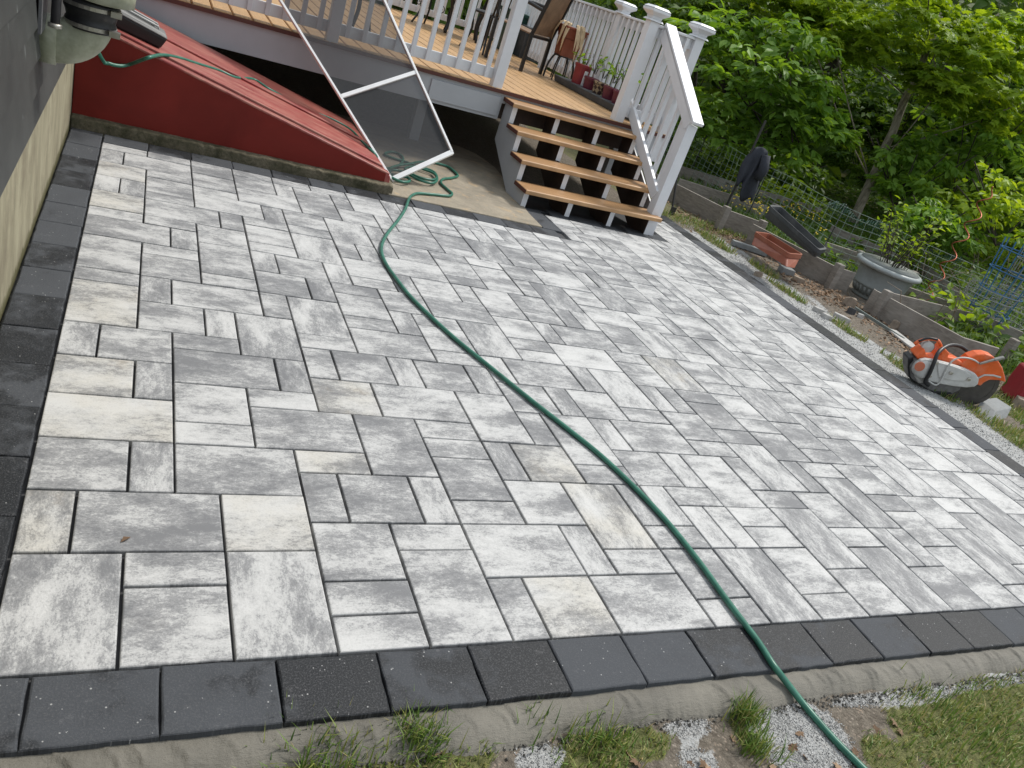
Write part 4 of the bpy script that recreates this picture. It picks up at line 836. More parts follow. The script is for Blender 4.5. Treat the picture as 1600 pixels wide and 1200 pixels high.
stone(1330, 490, .9, .7, .35, 'dark_stone', 'dark grey wedge of stone beside the metal edging strip', simple('dark_stone', (.06, .062, .065), .8, bump=.5), flat=False)
stone(1343, 496, .7, .3, .2, 'stone_shard', 'tiny white shard next to the dark wedge of stone', M_WSTONE, rot=-.5)
stone(1590, 636, 1.2, 1.0, .6, 'round_stone', 'rounded tan rock in the grass below the red fuel can', M_BSTONE, flat=False)
st = obj('edging_strip', MB().bar(G(1336, 481, -.1), G(1412, 530, -.2), .16, .22), simple('green_grey_strip', (0.16, 0.19, 0.18), .4), bevel=.002)
tag(st, 'narrow grey green metal edging strip lying along the near bed board', 'edging strip')
sl_ = obj('stone_slab', MB().bar(G(1392, 515, -.22), G(1430, 545, -.22), 1.0, .16), M_WSTONE, bevel=.006); tag(sl_, 'pale flat slab lying left of the orange power cutter', 'stone')
blk = obj('concrete_block', MB().hull([tuple(G(1524, 645, -.4)), tuple(G(1546, 662, -.4)), tuple(G(1572, 655, -.4)), tuple(G(1548, 640, -.4))], [tuple(G(1526, 634, -.4)+[0, 0, .45]), tuple(G(1548, 653, -.4)+[0, 0, .5]), tuple(G(1574, 647, -.4)+[0, 0, .5]), tuple(G(1550, 630, -.4)+[0, 0, .45])]), M_CONC, bevel=.005)
tag(blk, 'broken grey concrete block in the grass right under the cutter blade', 'block')

# ---- power cutter
sg = -.32; S0 = G(1425, 598, sg); S1 = G(1515, 630, sg); e1 = (S1-S0)/np.linalg.norm(S1-S0); e2 = np.array([e1[1], -e1[0], 0.0])
if e2 @ (CC-S0) < 0: e2 = -e2
def SP(zx, zy, off=0.0):
    px, py = 1350+zx*.1566, 450+zy*.1566; d = CR.T @ np.array([(px - 800) / CF, (py - 600) / CF, 1.0])
    o = S0+e2*off; t = ((o-CC) @ e2)/(d @ e2); return CC+t*d
saw = thing('power_cutter', 'orange and white petrol cut-off saw with big grit covered blade on the grass', 'power cutter', tuple((S0+S1)/2))
def plate(pts, off0, off1): a = [SP(x, y, off1) for x, y in pts]; return MB().prism(a, tuple(e2*(off0-off1)))
M_ORG = simple('orange_plastic', (0.72, 0.12, 0.02), .42, var=.1, dirt=(0.55, 0.42, 0.34), dirt_amt=.45, bump=.08); M_SAWW = simple('dusty_white_casting', (0.50, 0.50, 0.48), .5, var=.14, dirt=(0.25, 0.235, 0.21), dirt_amt=.5)
M_SAWG = simple('dirty_grey_engine', (0.14, 0.135, 0.13), .6, var=.3, scale=30); M_BLADE = simple('blade_steel', (0.075, 0.068, 0.06), .6, metal=.3, var=.3, scale=20)
bc = SP(1085, 945, 0.0); rbl = 1.50
obj('blade', MB().lathe([(.02, -.05), (rbl-.25, -.05), (rbl-.25, -.07), (rbl, -.07), (rbl, .07), (rbl-.25, .07), (rbl-.25, .05), (.4, .05), (.4, .1), (.02, .1)], bc, tuple(e2), 56), M_BLADE, saw)
gpts = [(905, 735), (940, 690), (1000, 643), (1080, 615), (1160, 612), (1230, 634), (1285, 680), (1328, 750), (1350, 830), (1362, 892), (1290, 872), (1200, 868), (1145, 895), (1110, 930), (1040, 900), (960, 830)]
gd = obj('blade_guard', plate(gpts, .22, -.55), M_ORG, saw, bevel=.010, segs=3)
obj('guard_rim', MB().tube([SP(x, y, .24) for x, y in gpts[9:14]], .06, 8), M_SAWW, gd, smooth=True)
obj('cutter_arm', plate([(540, 700), (600, 690), (720, 705), (860, 745), (1000, 790), (1090, 835), (1125, 880), (1118, 935), (1080, 965), (1000, 972), (860, 958), (740, 935), (620, 905), (545, 850), (520, 770)], .62, .26), M_SAWW, saw, bevel=.010, segs=3)
obj('arm_cover', plate([(720, 730), (860, 765), (1000, 815), (1060, 860), (1050, 905), (980, 925), (860, 915), (740, 890)], .70, .6), M_SAWW, saw, bevel=.006)
obj('engine_body', plate([(440, 640), (560, 640), (740, 680), (900, 760), (880, 930), (760, 990), (620, 960), (480, 880), (400, 820), (390, 700)], .3, -1.0), M_SAWG, saw, bevel=.012, segs=3)
obj('top_shroud', plate([(450, 610), (500, 575), (545, 545), (560, 600), (600, 640), (660, 640), (700, 600), (700, 555), (735, 530), (790, 590), (770, 625), (850, 640), (935, 690), (900, 712), (760, 700), (600, 690), (470, 645)], .2, -.85), M_ORG, saw, bevel=.010, segs=3)
obj('rear_handle', MB().tube(spline([SP(x, y, -.3) for x, y in ((500, 560), (560, 525), (640, 510), (730, 520), (770, 580))], .1), .10, 10), M_ORG, saw, smooth=True)
obj('trigger_guard', MB().tube(spline([SP(x, y, -.2) for x, y in ((545, 530), (640, 500), (735, 515))], .1), .07, 8), M_BLK, saw, smooth=True)
obj('air_filter', MB().lathe([(.02, -.4), (.3, -.4), (.34, .0), (.02, .05)], SP(640, 590, -.1), tuple(e2), 16), M_SAWW, saw)
obj('starter_cover', MB().lathe([(.62, .2), (.60, .45), (.5, .62), (.02, .66)], SP(570, 780, .1), tuple(e2), 30), M_SAWW, saw, smooth=True)
obj('round_badge', MB().lathe([(.30, .0), (.30, .035), (.02, .04)], SP(555, 782, .74), tuple(e2), 26), simple('faded_orange_badge', (0.50, 0.14, 0.07), .5, dirt=(.6, .5, .42), dirt_amt=.5), saw)
obj('front_handle', MB().tube(spline([SP(x, y, o_) for x, y, o_ in ((1025, 625, -1.0), (960, 582, -.9), (870, 568, -.5), (790, 600, .1), (735, 655, .6), (700, 740, .85), (655, 850, .85), (612, 930, .7), (640, 972, .5))], .1), .115, 12), M_BLK, saw, smooth=True)
obj('water_hose', MB().tube(spline([SP(x, y, o_) for x, y, o_ in ((1150, 752, .35), (1090, 715, .5), (1000, 695, .6), (920, 705, .7), (860, 750, .78), (815, 830, .8), (775, 910, .78), (720, 968, .75), (640, 925, .7))], .1), .05, 8), simple('clear_grey_hose', (.45, .45, .43), .4), saw, smooth=True)
obj('adjust_lever', MB().bar(SP(1150, 755, .4), SP(1300, 715, .4), .16, .12).bar(SP(1300, 715, .4), SP(1395, 692, .4), .24, .14), simple('dull_metal', (.32, .31, .29), .45, metal=.7), saw, bevel=.003)
for (x, y) in ((725, 745), (868, 845), (655, 875), (1045, 908)): obj('bolt', MB().lathe([(.12, 0), (.12, .06), (.06, .08), (.01, .08)], SP(x, y, .70), tuple(e2), 12), M_STEEL, saw)
obj('fuel_tank', plate([(440, 690), (520, 700), (545, 860), (470, 870), (430, 800)], .4, -.9), simple('milky_plastic', (.42, .41, .38), .5), saw, bevel=.01)
obj('rear_foot', plate([(385, 640), (440, 620), (430, 700), (440, 830), (520, 880), (480, 890), (400, 840), (380, 740)], .1, -.9), M_BLK, saw, bevel=.008)
obj('base_foot', plate([(600, 950), (800, 965), (830, 1010), (700, 1020), (620, 990)], .35, -.8), M_BLK, saw, bevel=.006)
# ---- red fuel can
fc = G(1598, 628, -.35); M_CAN = simple('red_plastic_can', (0.26, 0.012, 0.02), .42, var=.12, dirt=(.32, .06, .06), dirt_amt=.4, bump=.2)
can = thing('fuel_can', 'red plastic fuel can cut by the right edge beside the cutter', 'fuel can', tuple(fc))
f0 = fc-e1*.15
def cb_(x, y, z): return f0+e1*x+e2*y+np.array([0, 0, z])
w0 = 1.45
obj('can_body', MB().hull([cb_(-1.3, w0-.1, 0), cb_(2.1, w0-.1, 0), cb_(2.1, -.9, 0), cb_(-1.3, -.9, 0)], [cb_(-1.2, w0-.2, 2.4), cb_(2.0, w0-.2, 2.4), cb_(2.0, -.8, 2.4), cb_(-1.2, -.8, 2.4)]), M_CAN, can, bevel=.03, segs=4)
obj('can_shoulder', MB().hull([cb_(-1.15, w0-.25, 2.3), cb_(1.95, w0-.25, 2.3), cb_(1.95, -.75, 2.3), cb_(-1.15, -.75, 2.3)], [cb_(-.6, w0-.6, 2.85), cb_(1.4, w0-.6, 2.85), cb_(1.4, -.4, 2.85), cb_(-.6, -.4, 2.85)]), M_CAN, can, bevel=.02, segs=3)
obj('can_handle', MB().tube(spline([cb_(-.4, .3, 2.75), cb_(-.3, .3, 3.25), cb_(.3, .3, 3.4), cb_(1.0, .3, 3.35), cb_(1.3, .3, 2.75)], .1), .17, 10), M_CAN, can, smooth=True)
obj('can_ribs', MB().bar(cb_(-.9, w0-.12, .5), cb_(1.7, w0-.12, .5), .1, .12).bar(cb_(-.9, w0-.14, .95), cb_(1.7, w0-.14, .95), .1, .12).bar(cb_(-.9, w0-.16, 1.4), cb_(1.7, w0-.16, 1.4), .1, .12), M_CAN, can, bevel=.004)

# ---- wire fence
M_WIRE = simple('green_grey_wire', (0.24, 0.31, 0.27), .45, var=.2, bump=0); M_STK = simple('dark_steel_stake', (0.03, 0.028, 0.026), .6, bump=.1)
fence = thing('wire_fence', 'sagging green wire mesh fence running behind the raised beds', 'fence', (59, 48, -.3))
ft = [(57.5, 92, 5.8), (58.5, 80, 5.7), tuple(G(1090, 203, 5.5)), tuple(G(1180, 250, 5.5)), tuple(G(1250, 285, 5.4)), tuple(G(1330, 328, 5.3)), tuple(G(1400, 357, 5.0)), tuple(G(1470, 392, 4.6)), tuple(G(1560, 432, 4.4)), tuple(G(1640, 470, 4.2))]
line = spline(ft, .92); wr = .018; fm = MB()
nz = 9
def fz(k, top): return -.2+(top+.2)*k/nz
rnd_ = random.Random(8); rows = [[(p[0]+.10*math.sin(i*.35+k*.5), p[1]+.06*math.sin(i*.9+k), fz(k, p[2])+.05*math.sin(i*.6+k*.8)) for i, p in enumerate(line)] for k in range(nz+1)]
for k in range(nz+1): fm.tube(rows[k], wr*(1.25 if k in (0, nz) else 1), 4, cap=False)
for i in range(len(line)): fm.tube([rows[k][i] for k in range(nz+1)], wr, 4, cap=False)
obj('wire_mesh', fm, M_WIRE, fence)
for i in (3, 16, 27, 40, 52):
    if i < len(line): x, y, z = line[i]; obj('fence_stake', MB().tube([(x+.1, y, -.6), (x+.12, y+.05, z+.15)], .06, 6), M_STK, fence)
# collapsed dark green netting
nt = MB(); na, nb_ = np.array(G(1290, 322, 4.2)), np.array(G(1500, 415, 2.5)); N1, N2 = 60, 9
rows = []
for j in range(N2+1):
    rows.append([tuple(na+(nb_-na)*i/N1+np.array([1.2+1.5*j/N2, 1.0+1.0*j/N2, 1.1*math.sin(j/N2*3.0)*(.6+.4*math.sin(i*.35))-j*.10+.12*math.sin(i*1.7+j)])) for i in range(N1+1)])
for r_ in rows: nt.tube(r_, .022, 3, cap=False)
for i in range(N1+1): nt.tube([r_[i] for r_ in rows], .022, 3, cap=False)
tag(obj('plastic_netting', nt, simple('dark_green_net', (0.015, 0.075, 0.05), .5, bump=0)), 'crumpled dark green plastic netting slumped behind the wire fence', 'netting')
# stake by the stairs
sx = G(1049, 335, -.3); stake = tag(obj('garden_stake', MB().tube([tuple(sx), tuple(GD(1070, 196, dist_of(sx)+1))], .10, 8).bar(sx+[-.3, 0, .3], sx+[.3, 0, .3], .05, .8), M_STK, smooth=False), 'slim dark steel stake standing in the gravel just right of the stairs', 'stake')
# jacket on its stake
jb = GD(1143, 304, 84); jd = dist_of(jb)
js = obj('garden_stake', MB().tube([tuple(jb-[0, 0, 2.5]), tuple(jb+[.05, 0, 7.6])], .12, 8), M_STK); tag(js, 'dark blue stake among the weeds carrying the dark jacket', 'stake')
def cloth():
    m = NM('dark_cloth'); co = m.coord('Object'); n = m.noise(co, 6, 5, .6); m.col(m.mix(n, (0.012, 0.014, 0.022), (0.045, 0.05, 0.064))); m.rough(.85); m.bump(m.noise(co, 9, 3, .6), .5, .02); return m.m
jk = MB(); outl_f = []; 
top = GD(1190, 234, 84); rdir = CR[0].copy(); rdir[2] = 0; rdir /= np.linalg.norm(rdir); tow = CC-jb; tow[2] = 0; tow /= np.linalg.norm(tow)
NJ, NK = 17, 15; vs = []
for sgn in (1, -1):
    for i in range(NJ):
        u = i/(NJ-1)*2-1
        for k in range(NK):
            t = k/(NK-1); spread = .95+.35*t; hh = -t*(4.2+.9*math.sin(u*2.2+.5)+.5*math.sin(u*7))*(1 if sgn > 0 else .8)
            fold = .22*math.sin(u*9+t*2.0)*(.3+t); p_ = top+rdir*(u*spread+.15*math.sin(t*5+u*4))+tow*sgn*(.12+.42*math.sin(min(1, t*1.6)*1.57)+fold)+np.array([0, 0, hh+.25*(1-u*u)-.25*abs(u)])
            vs.append(tuple(p_))
def gi(s, i, k): return s*NJ*NK+i*NK+k
fs = [(gi(s, i, k), gi(s, i+1, k), gi(s, i+1, k+1), gi(s, i, k+1)) for s in (0, 1) for i in range(NJ-1) for k in range(NK-1)] + [(gi(0, i, 0), gi(0, i+1, 0), gi(1, i+1, 0), gi(1, i, 0)) for i in range(NJ-1)]
jo_ = obj('jacket', jk.add(vs, fs), cloth(), smooth=True); sm = jo_.modifiers.new('thick', 'SOLIDIFY'); sm.thickness = .008
tag(jo_, 'dark navy jacket draped over a stake in front of the trees', 'jacket')
slv = obj('sleeve', MB().tube([tuple(top+rdir*.7+tow*.75+np.array([0, 0, -.3])), tuple(top+rdir*1.0+tow*.9+np.array([0, 0, -1.6])), tuple(top+rdir*.9+tow*.85+np.array([0, 0, -2.7]))], [.42, .5, .45], 12), jo_.data.materials[0], jo_, smooth=True)

# ---- copper spiral stake
cb0 = G(1434, 486, -.3); tp_ = np.array([cb0[0]+.3, cb0[1]+.2, 11.2]); pts = []
for i in range(150):
    t = i/149; a = t*2*math.pi*6.2; c = cb0+(tp_-cb0)*t; rr = .42*min(1, (1-t)*12); pts.append((c[0]+rr*math.cos(a), c[1]+rr*math.sin(a), c[2]))
tag(obj('spiral_stake', MB().tube(pts, .055, 8), simple('copper_rod', (0.34, 0.10, 0.055), .35, metal=.7, var=.2, bump=0), smooth=True), 'copper coloured corkscrew plant stake rising beside the round planter', 'plant stake')
# ---- blue wire cages
M_BLUE = simple('blue_wire', (0.03, 0.13, 0.28), .45, bump=0); M_GWIRE = simple('galvanised_wire', (0.25, 0.26, 0.26), .4, metal=.5, bump=0)
def cage(name, label, base, r0, r1, h, mat, nv, nr, lean=(0, 0), w=.055):
    m = MB()
    for k in range(nr):
        t = (k+.3)/nr*1.05; R0 = r0+(r1-r0)*t; m.tube([(base[0]+lean[0]*t+R0*math.cos(a), base[1]+lean[1]*t+R0*math.sin(a), base[2]+h*t) for a in np.linspace(0, 2*math.pi, 25)], w, 5, cap=False)
    for k in range(nv):
        a = 2*math.pi*k/nv; m.tube([(base[0]+r0*.8*math.cos(a), base[1]+r0*.8*math.sin(a), base[2]-.4), (base[0]+lean[0]+r1*math.cos(a), base[1]+lean[1]+r1*math.sin(a), base[2]+h)], w, 5)
    return tag(obj(name, m, mat), label, 'plant cage', 'wire plant cages in the right hand bed')
c1_ = G(1535, 525, -.3)
cage('plant_cage', 'tall blue wire tomato cage standing nearest in the right hand bed', (c1_[0]-.5, c1_[1]+.5, -.3), 1.6, 2.0, 8.2, M_BLUE, 8, 5, (.3, .2))
cage('plant_cage', 'second blue wire tomato cage at the right edge behind the red can', (c1_[0]+3.0, c1_[1]-4.2, -.3), 1.7, 2.1, 8.0, M_BLUE, 8, 4, (-.2, .3))
cage('plant_cage', 'galvanised wire cage tangled with the nearest blue cage', (c1_[0]-2.6, c1_[1]+.8, -.3), 1.8, 2.0, 4.3, M_GWIRE, 14, 7, (.9, -.6), .035)
cage('plant_cage', 'taller grey wire cage rising behind the blue cages', (c1_[0]+1.6, c1_[1]+.2, -.3), 1.7, 1.9, 10.0, M_GWIRE, 8, 8, (.5, .2), .04)

# ================================================================== ON THE DECK
M_BLACKM = simple('black_iron', (0.012, 0.011, 0.011), .4, bump=.05); 
def sling_mat():
    m = NM('brown_sling'); w = m.n('ShaderNodeTexWave'); w.inputs['Scale'].default_value = 60; w.inputs['Distortion'].default_value = .6; n = m.noise(m.coord('Object'), 8, 4, .6)
    m.col(m.mix(m.ramp(n, [(.3, 0), (.7, 1)]), (0.13, 0.078, 0.045), (0.24, 0.15, 0.085))); m.rough(.7); m.l(m.coord('Object'), w.inputs['Vector']); m.bump(w.outputs['Fac'], .3, .001); return m.m
q0 = G(804, 110, 6.3); q1 = G(862, 119, 6.38); ax = q1-q0; ax[2] = 0; ax = ax/np.linalg.norm(ax); fw = np.array([-ax[1], ax[0], 0.0])
if fw @ (q0-CC) < 0: fw = -fw
cw = 4.6; ch0 = np.array([q0[0], q0[1], 6.3])+ax*1.1
chair = thing('patio_chair', 'black framed patio chair with tall brown sling back turned to the stairs', 'chair', tuple(ch0+ax*cw/2+fw*2))
def cp(a, f, z): return ch0+ax*a+fw*f+np.array([0, 0, z])
obj('back_sling', MB().hull([cp(.25, -.1, 3.5), cp(cw-.25, -.1, 3.5), cp(cw-.25, .05, 3.5), cp(.25, .05, 3.5)], [cp(.25, -1.2, 9.0), cp(cw-.25, -1.2, 9.0), cp(cw-.25, -1.05, 9.0), cp(.25, -1.05, 9.0)]), sling_mat(), chair, bevel=.004)
obj('seat_sling', MB().hull([cp(.25, 0, 3.3), cp(cw-.25, 0, 3.3), cp(cw-.25, 4.0, 3.6), cp(.25, 4.0, 3.6)], [cp(.25, 0, 3.42), cp(cw-.25, 0, 3.42), cp(cw-.25, 4.0, 3.72), cp(.25, 4.0, 3.72)]), chair.children[0].data.materials[0], chair)
for a in (.1, cw-.1):
    obj('leg', MB().bar(cp(a, 0, 0), cp(a, 0, 3.5), .34, .3), M_BLACKM, chair, bevel=.003); obj('leg', MB().bar(cp(a, 4.0, 0), cp(a, 4.0, 3.7), .34, .3), M_BLACKM, chair, bevel=.003)
    obj('back_frame', MB().bar(cp(a, 0, 3.3), cp(a, -1.2, 9.1), .26, .3), M_BLACKM, chair, bevel=.003)
    obj('arm_rest', MB().tube(spline([cp(a, -.4, 5.6), cp(a, 2, 5.9), cp(a, 4, 5.6), cp(a, 4.0, 3.7)], .3), .16, 8), M_BLACKM, chair, smooth=True)
obj('cross_rail', MB().bar(cp(.1, 0, 3.25), cp(cw-.1, 0, 3.25), .24, .24).bar(cp(.1, -1.2, 9.05), cp(cw-.1, -1.2, 9.05), .24, .24), M_BLACKM, chair, bevel=.003)
# dining table and iron chairs
tb = G(722, 62, 6.15); tc = (tb[0], tb[1]+1, 6.15)
table = thing('patio_table', 'black iron patio table with pale top edge behind the white railing', 'table', tc)
obj('table_top', MB().lathe([(4.3, 5.75), (4.4, 5.8), (4.4, 6.0), (4.3, 6.05)], (tc[0], tc[1], 6.15), n=36), simple('pale_table_edge', (.55, .55, .54), .35), table)
for k in range(4):
    a = k*math.pi/2+.5; c, s = math.cos(a), math.sin(a)
    obj('leg', MB().tube(spline([(tc[0]+2.6*c, tc[1]+2.6*s, 6.15), (tc[0]+2.2*c, tc[1]+2.2*s, 8), (tc[0]+2.7*c, tc[1]+2.7*s, 10), (tc[0]+3.2*c, tc[1]+3.2*s, 11.9)], .4), .17, 8), M_BLACKM, table, smooth=True)
def iron_chair(base, yaw):
    t = thing('iron_chair', 'x', 'chair', base, 'iron chairs round the patio table'); c, s = math.cos(yaw), math.sin(yaw)
    def q(x, y, z): return (base[0]+x*c-y*s, base[1]+x*s+y*c, base[2]+z)
    obj('seat', MB().lathe([(1.9, 3.55), (2.0, 3.6), (2.0, 3.75), (1.8, 3.85)], (base[0], base[1], base[2]), n=22), M_BLACKM, t)
    for (x, y) in ((1.4, 1.4), (-1.4, 1.4), (1.5, -1.4), (-1.5, -1.4)): obj('leg', MB().tube(spline([q(x*1.15, y*1.2, 0), q(x*.8, y*.8, 1.8), q(x, y, 3.7)], .3), .11, 7), M_BLACKM, t, smooth=True)
    bk = MB().tube(spline([q(-1.5, -1.4, 3.7), q(-1.7, -1.9, 6.2), q(-1.1, -2.1, 8.0), q(0, -2.2, 8.4), q(1.1, -2.1, 8.0), q(1.7, -1.9, 6.2), q(1.5, -1.4, 3.7)], .3), .11, 7)
    for x0 in (-.7, 0, .7): bk.tube([q(x0, -1.6, 3.7), q(x0*1.1, -2.1, 8.1)], .06, 6)
    obj('back', bk, M_BLACKM, t, smooth=True)
    sc_ = MB()
    for sgn in (1, -1): sc_.tube([q(sgn*(1.4-.5*(1-i/24)*math.cos(i*.42)*.9), 1.3, 2.3+.5*(1-i/24)*math.sin(i*.42)) for i in range(24)], .05, 6)
    obj('scroll', sc_, M_BLACKM, t, smooth=True); return t
g_ = G(672, 45, 6.1); iron_chair((g_[0], g_[1], 6.1), 2.4)['label'] = 'black iron chair on the left side of the patio table'
g_ = G(752, 84, 6.2); iron_chair((g_[0], g_[1], 6.2), .5)['label'] = 'black iron chair nearest the stair opening beside the patio table'
g_ = G(562, 50, 6.0); lg = MB().tube(spline([tuple(G(548, 46, 6.0)), tuple(G(548, 46, 6.0)+[.3, .2, 2]), tuple(G(548, 46, 6.0)+[-.3, .3, 4.5])], .3), .16, 8).tube(spline([tuple(G(576, 58, 6.0)), tuple(G(576, 58, 6.0)+[-.3, .2, 2]), tuple(G(576, 58, 6.0)+[.3, .3, 4.5])], .3), .16, 8)
g2 = G(562, 50, 6.0); sd_ = thing('side_table', 'small black side table with curved legs behind the left railing', 'table', tuple(g2))
obj('legs', lg, M_BLACKM, sd_, smooth=True); obj('top', MB().lathe([(2.2, 4.4), (2.3, 4.5), (2.2, 4.7)], tuple(g2), n=24), M_BLACKM, sd_)
# tray of pots along the rail
tray = thing('planter_tray', 'long black plastic tray on the deck carrying a row of small pots', 'tray', (38.2, 54, 6.4))
obj('tray_body', MB().hull([(37.35, 47.2, 6.42), (38.7, 47.2, 6.42), (38.7, 62, 6.42), (36.9, 62, 6.42)], [(37.2, 47.0, 7.0), (38.85, 47.0, 7.0), (38.85, 62.2, 7.0), (36.75, 62.2, 7.0)]), M_CHARP, tray, bevel=.006)
M_BURG = simple('burgundy_pot', (0.11, 0.012, 0.028), .4, var=.12, bump=.03)
M_LEAF0 = None
cnt = 0
for (y, lab, mt) in ((51.4, 'burgundy pot nearest the stair newel post', M_BURG), (53.3, 'burgundy pot second from the stair newel post', M_BURG), (55.3, 'black and tan lattice pattern pot in the tray', None), (57.3, 'burgundy pot between lattice pot and tall red pot', M_BURG)):
    if mt is None:
        m = NM('lattice_pot'); ck = m.n('ShaderNodeTexChecker'); ck.inputs['Scale'].default_value = 26; mpp = m.coord('Object'); rt = m.n('ShaderNodeMapping'); rt.inputs['Rotation'].default_value = (R_(45), R_(45), 0); m.l(mpp, rt.inputs[0]); m.l(rt.outputs[0], ck.inputs['Vector']); m.col(m.mix(ck.outputs['Fac'], (.03, .012, .01), (.30, .22, .13))); mt = m.m
    t = thing('flower_pot', lab, 'pot', (38.25, y, 6.6), 'pots in the deck tray')
    obj('pot_body', MB().lathe([(.50, 0), (.53, .04), (.70, 1.25), (.75, 1.25), (.75, 1.42), (.68, 1.44), (.64, 1.3)], (38.25, y, 6.6), n=24), mt, t, smooth=False)
    obj('soil', MB().lathe([(.66, 1.28), (.3, 1.33), (.02, 1.34)], (38.25, y, 6.6), n=18), M_SOIL, t)
t = thing('flower_pot', 'taller plain red pot with a pale tag in the deck tray', 'pot', (38.2, 59.6, 6.6), 'pots in the deck tray')
obj('pot_body', MB().lathe([(.6, 0), (.64, .05), (.78, 1.9), (.84, 1.9), (.84, 2.15), (.76, 2.15)], (38.2, 59.6, 6.6), n=24), simple('red_pot', (.23, .02, .025), .4, bump=.03), t)
obj('plant_tag', MB().box((38.0, 58.55, 6.6), (38.35, 58.62, 8.3)), M_WHT, t)
# square terracotta pot on a wire stand with corn husks
pc = (37.8, 63.4); ps = thing('plant_stand', 'black wire plant stand with arched legs under the terracotta pot', 'plant stand', (pc[0], pc[1], 6.4))
wm = MB()
for k in range(8):
    a = k*math.pi/4; c, s = math.cos(a), math.sin(a); wm.tube(spline([(pc[0]+1.5*c, pc[1]+1.5*s, 6.4), (pc[0]+1.4*c, pc[1]+1.4*s, 7.6), (pc[0]+1.0*c, pc[1]+1.0*s, 8.6), (pc[0]+.5*c, pc[1]+.5*s, 8.7)], .2), .07, 6)
wm.tube([(pc[0]+1.0*math.cos(a), pc[1]+1.0*math.sin(a), 8.65) for a in np.linspace(0, 6.283, 20)], .07, 6)
obj('wire_frame', wm, M_BLACKM, ps)
sp_ = thing('square_pot', 'square terracotta pot with dry corn husks on the wire stand', 'pot', (pc[0], pc[1], 8.7)); 
def sq(w, z): return [(pc[0]-w, pc[1]-w, z), (pc[0]+w, pc[1]-w, z), (pc[0]+w, pc[1]+w, z), (pc[0]-w, pc[1]+w, z)]
tb_ = MB().hull(sq(.8, 8.7), sq(.92, 10.3)).hull(sq(.95, 10.32), sq(1.12, 11.2)).hull(sq(1.2, 11.2), sq(1.22, 11.4))
obj('pot_body', tb_, M_TERRA, sp_, bevel=.004)
hk = MB(); rr = random.Random(4)
for k in range(9):
    a = rr.uniform(2.6, 5.2); L = rr.uniform(2.2, 4.2); d = np.array([math.cos(a), math.sin(a), 0]); sd2 = np.array([-d[1], d[0], 0]); c = np.array([pc[0], pc[1], 11.45])+d*.7; pr = []
    for i in range(6):
        u = i/5; w = .2*math.sin(math.pi*(.12+.85*u)); p_ = c+d*(1.1*math.sin(u*1.5)+.2*rr.random())+np.array([0, 0, .8*math.sin(u*2.2)-L*u*u]); pr.append((p_-sd2*w, p_+np.array([0, 0, .08]), p_+sd2*w))
    n0 = len(hk.v); hk.add([q for r3 in pr for q in r3], [(i*3+j, i*3+j+1, i*3+j+4, i*3+j+3) for i in range(5) for j in (0, 1)])
obj('corn_husks', hk, simple('dry_husk', (.55, .42, .26), .8, bump=0), sp_)
gbn = G(797, 70, 7.2); gb_ = thing('storage_bin', 'dark green plastic bin on the deck left of the brown chair', 'bin', (gbn[0], gbn[1], 6.3))
obj('bin_body', MB().hull([(gbn[0]-1.4, gbn[1]-1.4, 6.3), (gbn[0]+1.4, gbn[1]-1.4, 6.3), (gbn[0]+1.4, gbn[1]+1.4, 6.3), (gbn[0]-1.4, gbn[1]+1.4, 6.3)], [(gbn[0]-1.7, gbn[1]-1.7, 10.4), (gbn[0]+1.7, gbn[1]-1.7, 10.4), (gbn[0]+1.7, gbn[1]+1.7, 10.4), (gbn[0]-1.7, gbn[1]+1.7, 10.4)]), simple('dark_green_plastic', (.008, .05, .035), .45), gb_, bevel=.01)
obj('bin_lid', MB().box((gbn[0]-1.85, gbn[1]-1.85, 10.4), (gbn[0]+1.85, gbn[1]+1.85, 10.8)), gb_.children[0].data.materials[0], gb_, bevel=.01)
gr_ = G(838, 92, 7.0); gq = thing('storage_chest', 'low dark grey plastic chest on the deck behind the brown chair', 'chest', (gr_[0]+2, gr_[1]+4, 6.4))
x, y = gr_[0]+2, gr_[1]+4
obj('chest_body', MB().hull([(x-3, y-1.6, 6.4), (x+3, y-1.6, 6.4), (x+3, y+1.6, 6.4), (x-3, y+1.6, 6.4)], [(x-3.2, y-1.8, 9.3), (x+3.2, y-1.8, 9.3), (x+3.2, y+1.8, 9.3), (x-3.2, y+1.8, 9.3)]), M_CHARP, gq, bevel=.01)
obj('chest_lid', MB().box((x-3.35, y-1.95, 9.3), (x+3.35, y+1.95, 9.8)), M_CHARP, gq, bevel=.015)
# ================================================================== VEGETATION
def leaf_mat(name, a, b, rough=.5, trans=.45, tcol=None):
    m = NM(name); t = m.attr('lf').outputs['Fac']; co = m.coord('Object')
    c = m.mix(t, a, b); c = m.mix(m.ramp(m.noise(co, 1.2, 2, .5), [(.35, 0), (.65, .6)]), c, tuple(x*.62 for x in a))
    m.col(c); m.rough(rough); m.b.inputs['Specular IOR Level'].default_value = .3
    tl = m.n('ShaderNodeBsdfTranslucent'); mx = m.n('ShaderNodeMixShader'); mx.inputs[0].default_value = trans
    m.l(m.mix(1.0, c, tcol or (1.7, 1.55, .45), 'MULTIPLY'), tl.inputs[0]); m.l(m.b.outputs[0], mx.inputs[1]); m.l(tl.outputs[0], mx.inputs[2]); m.l(mx.outputs[0], m.out.inputs[0]); return m.m
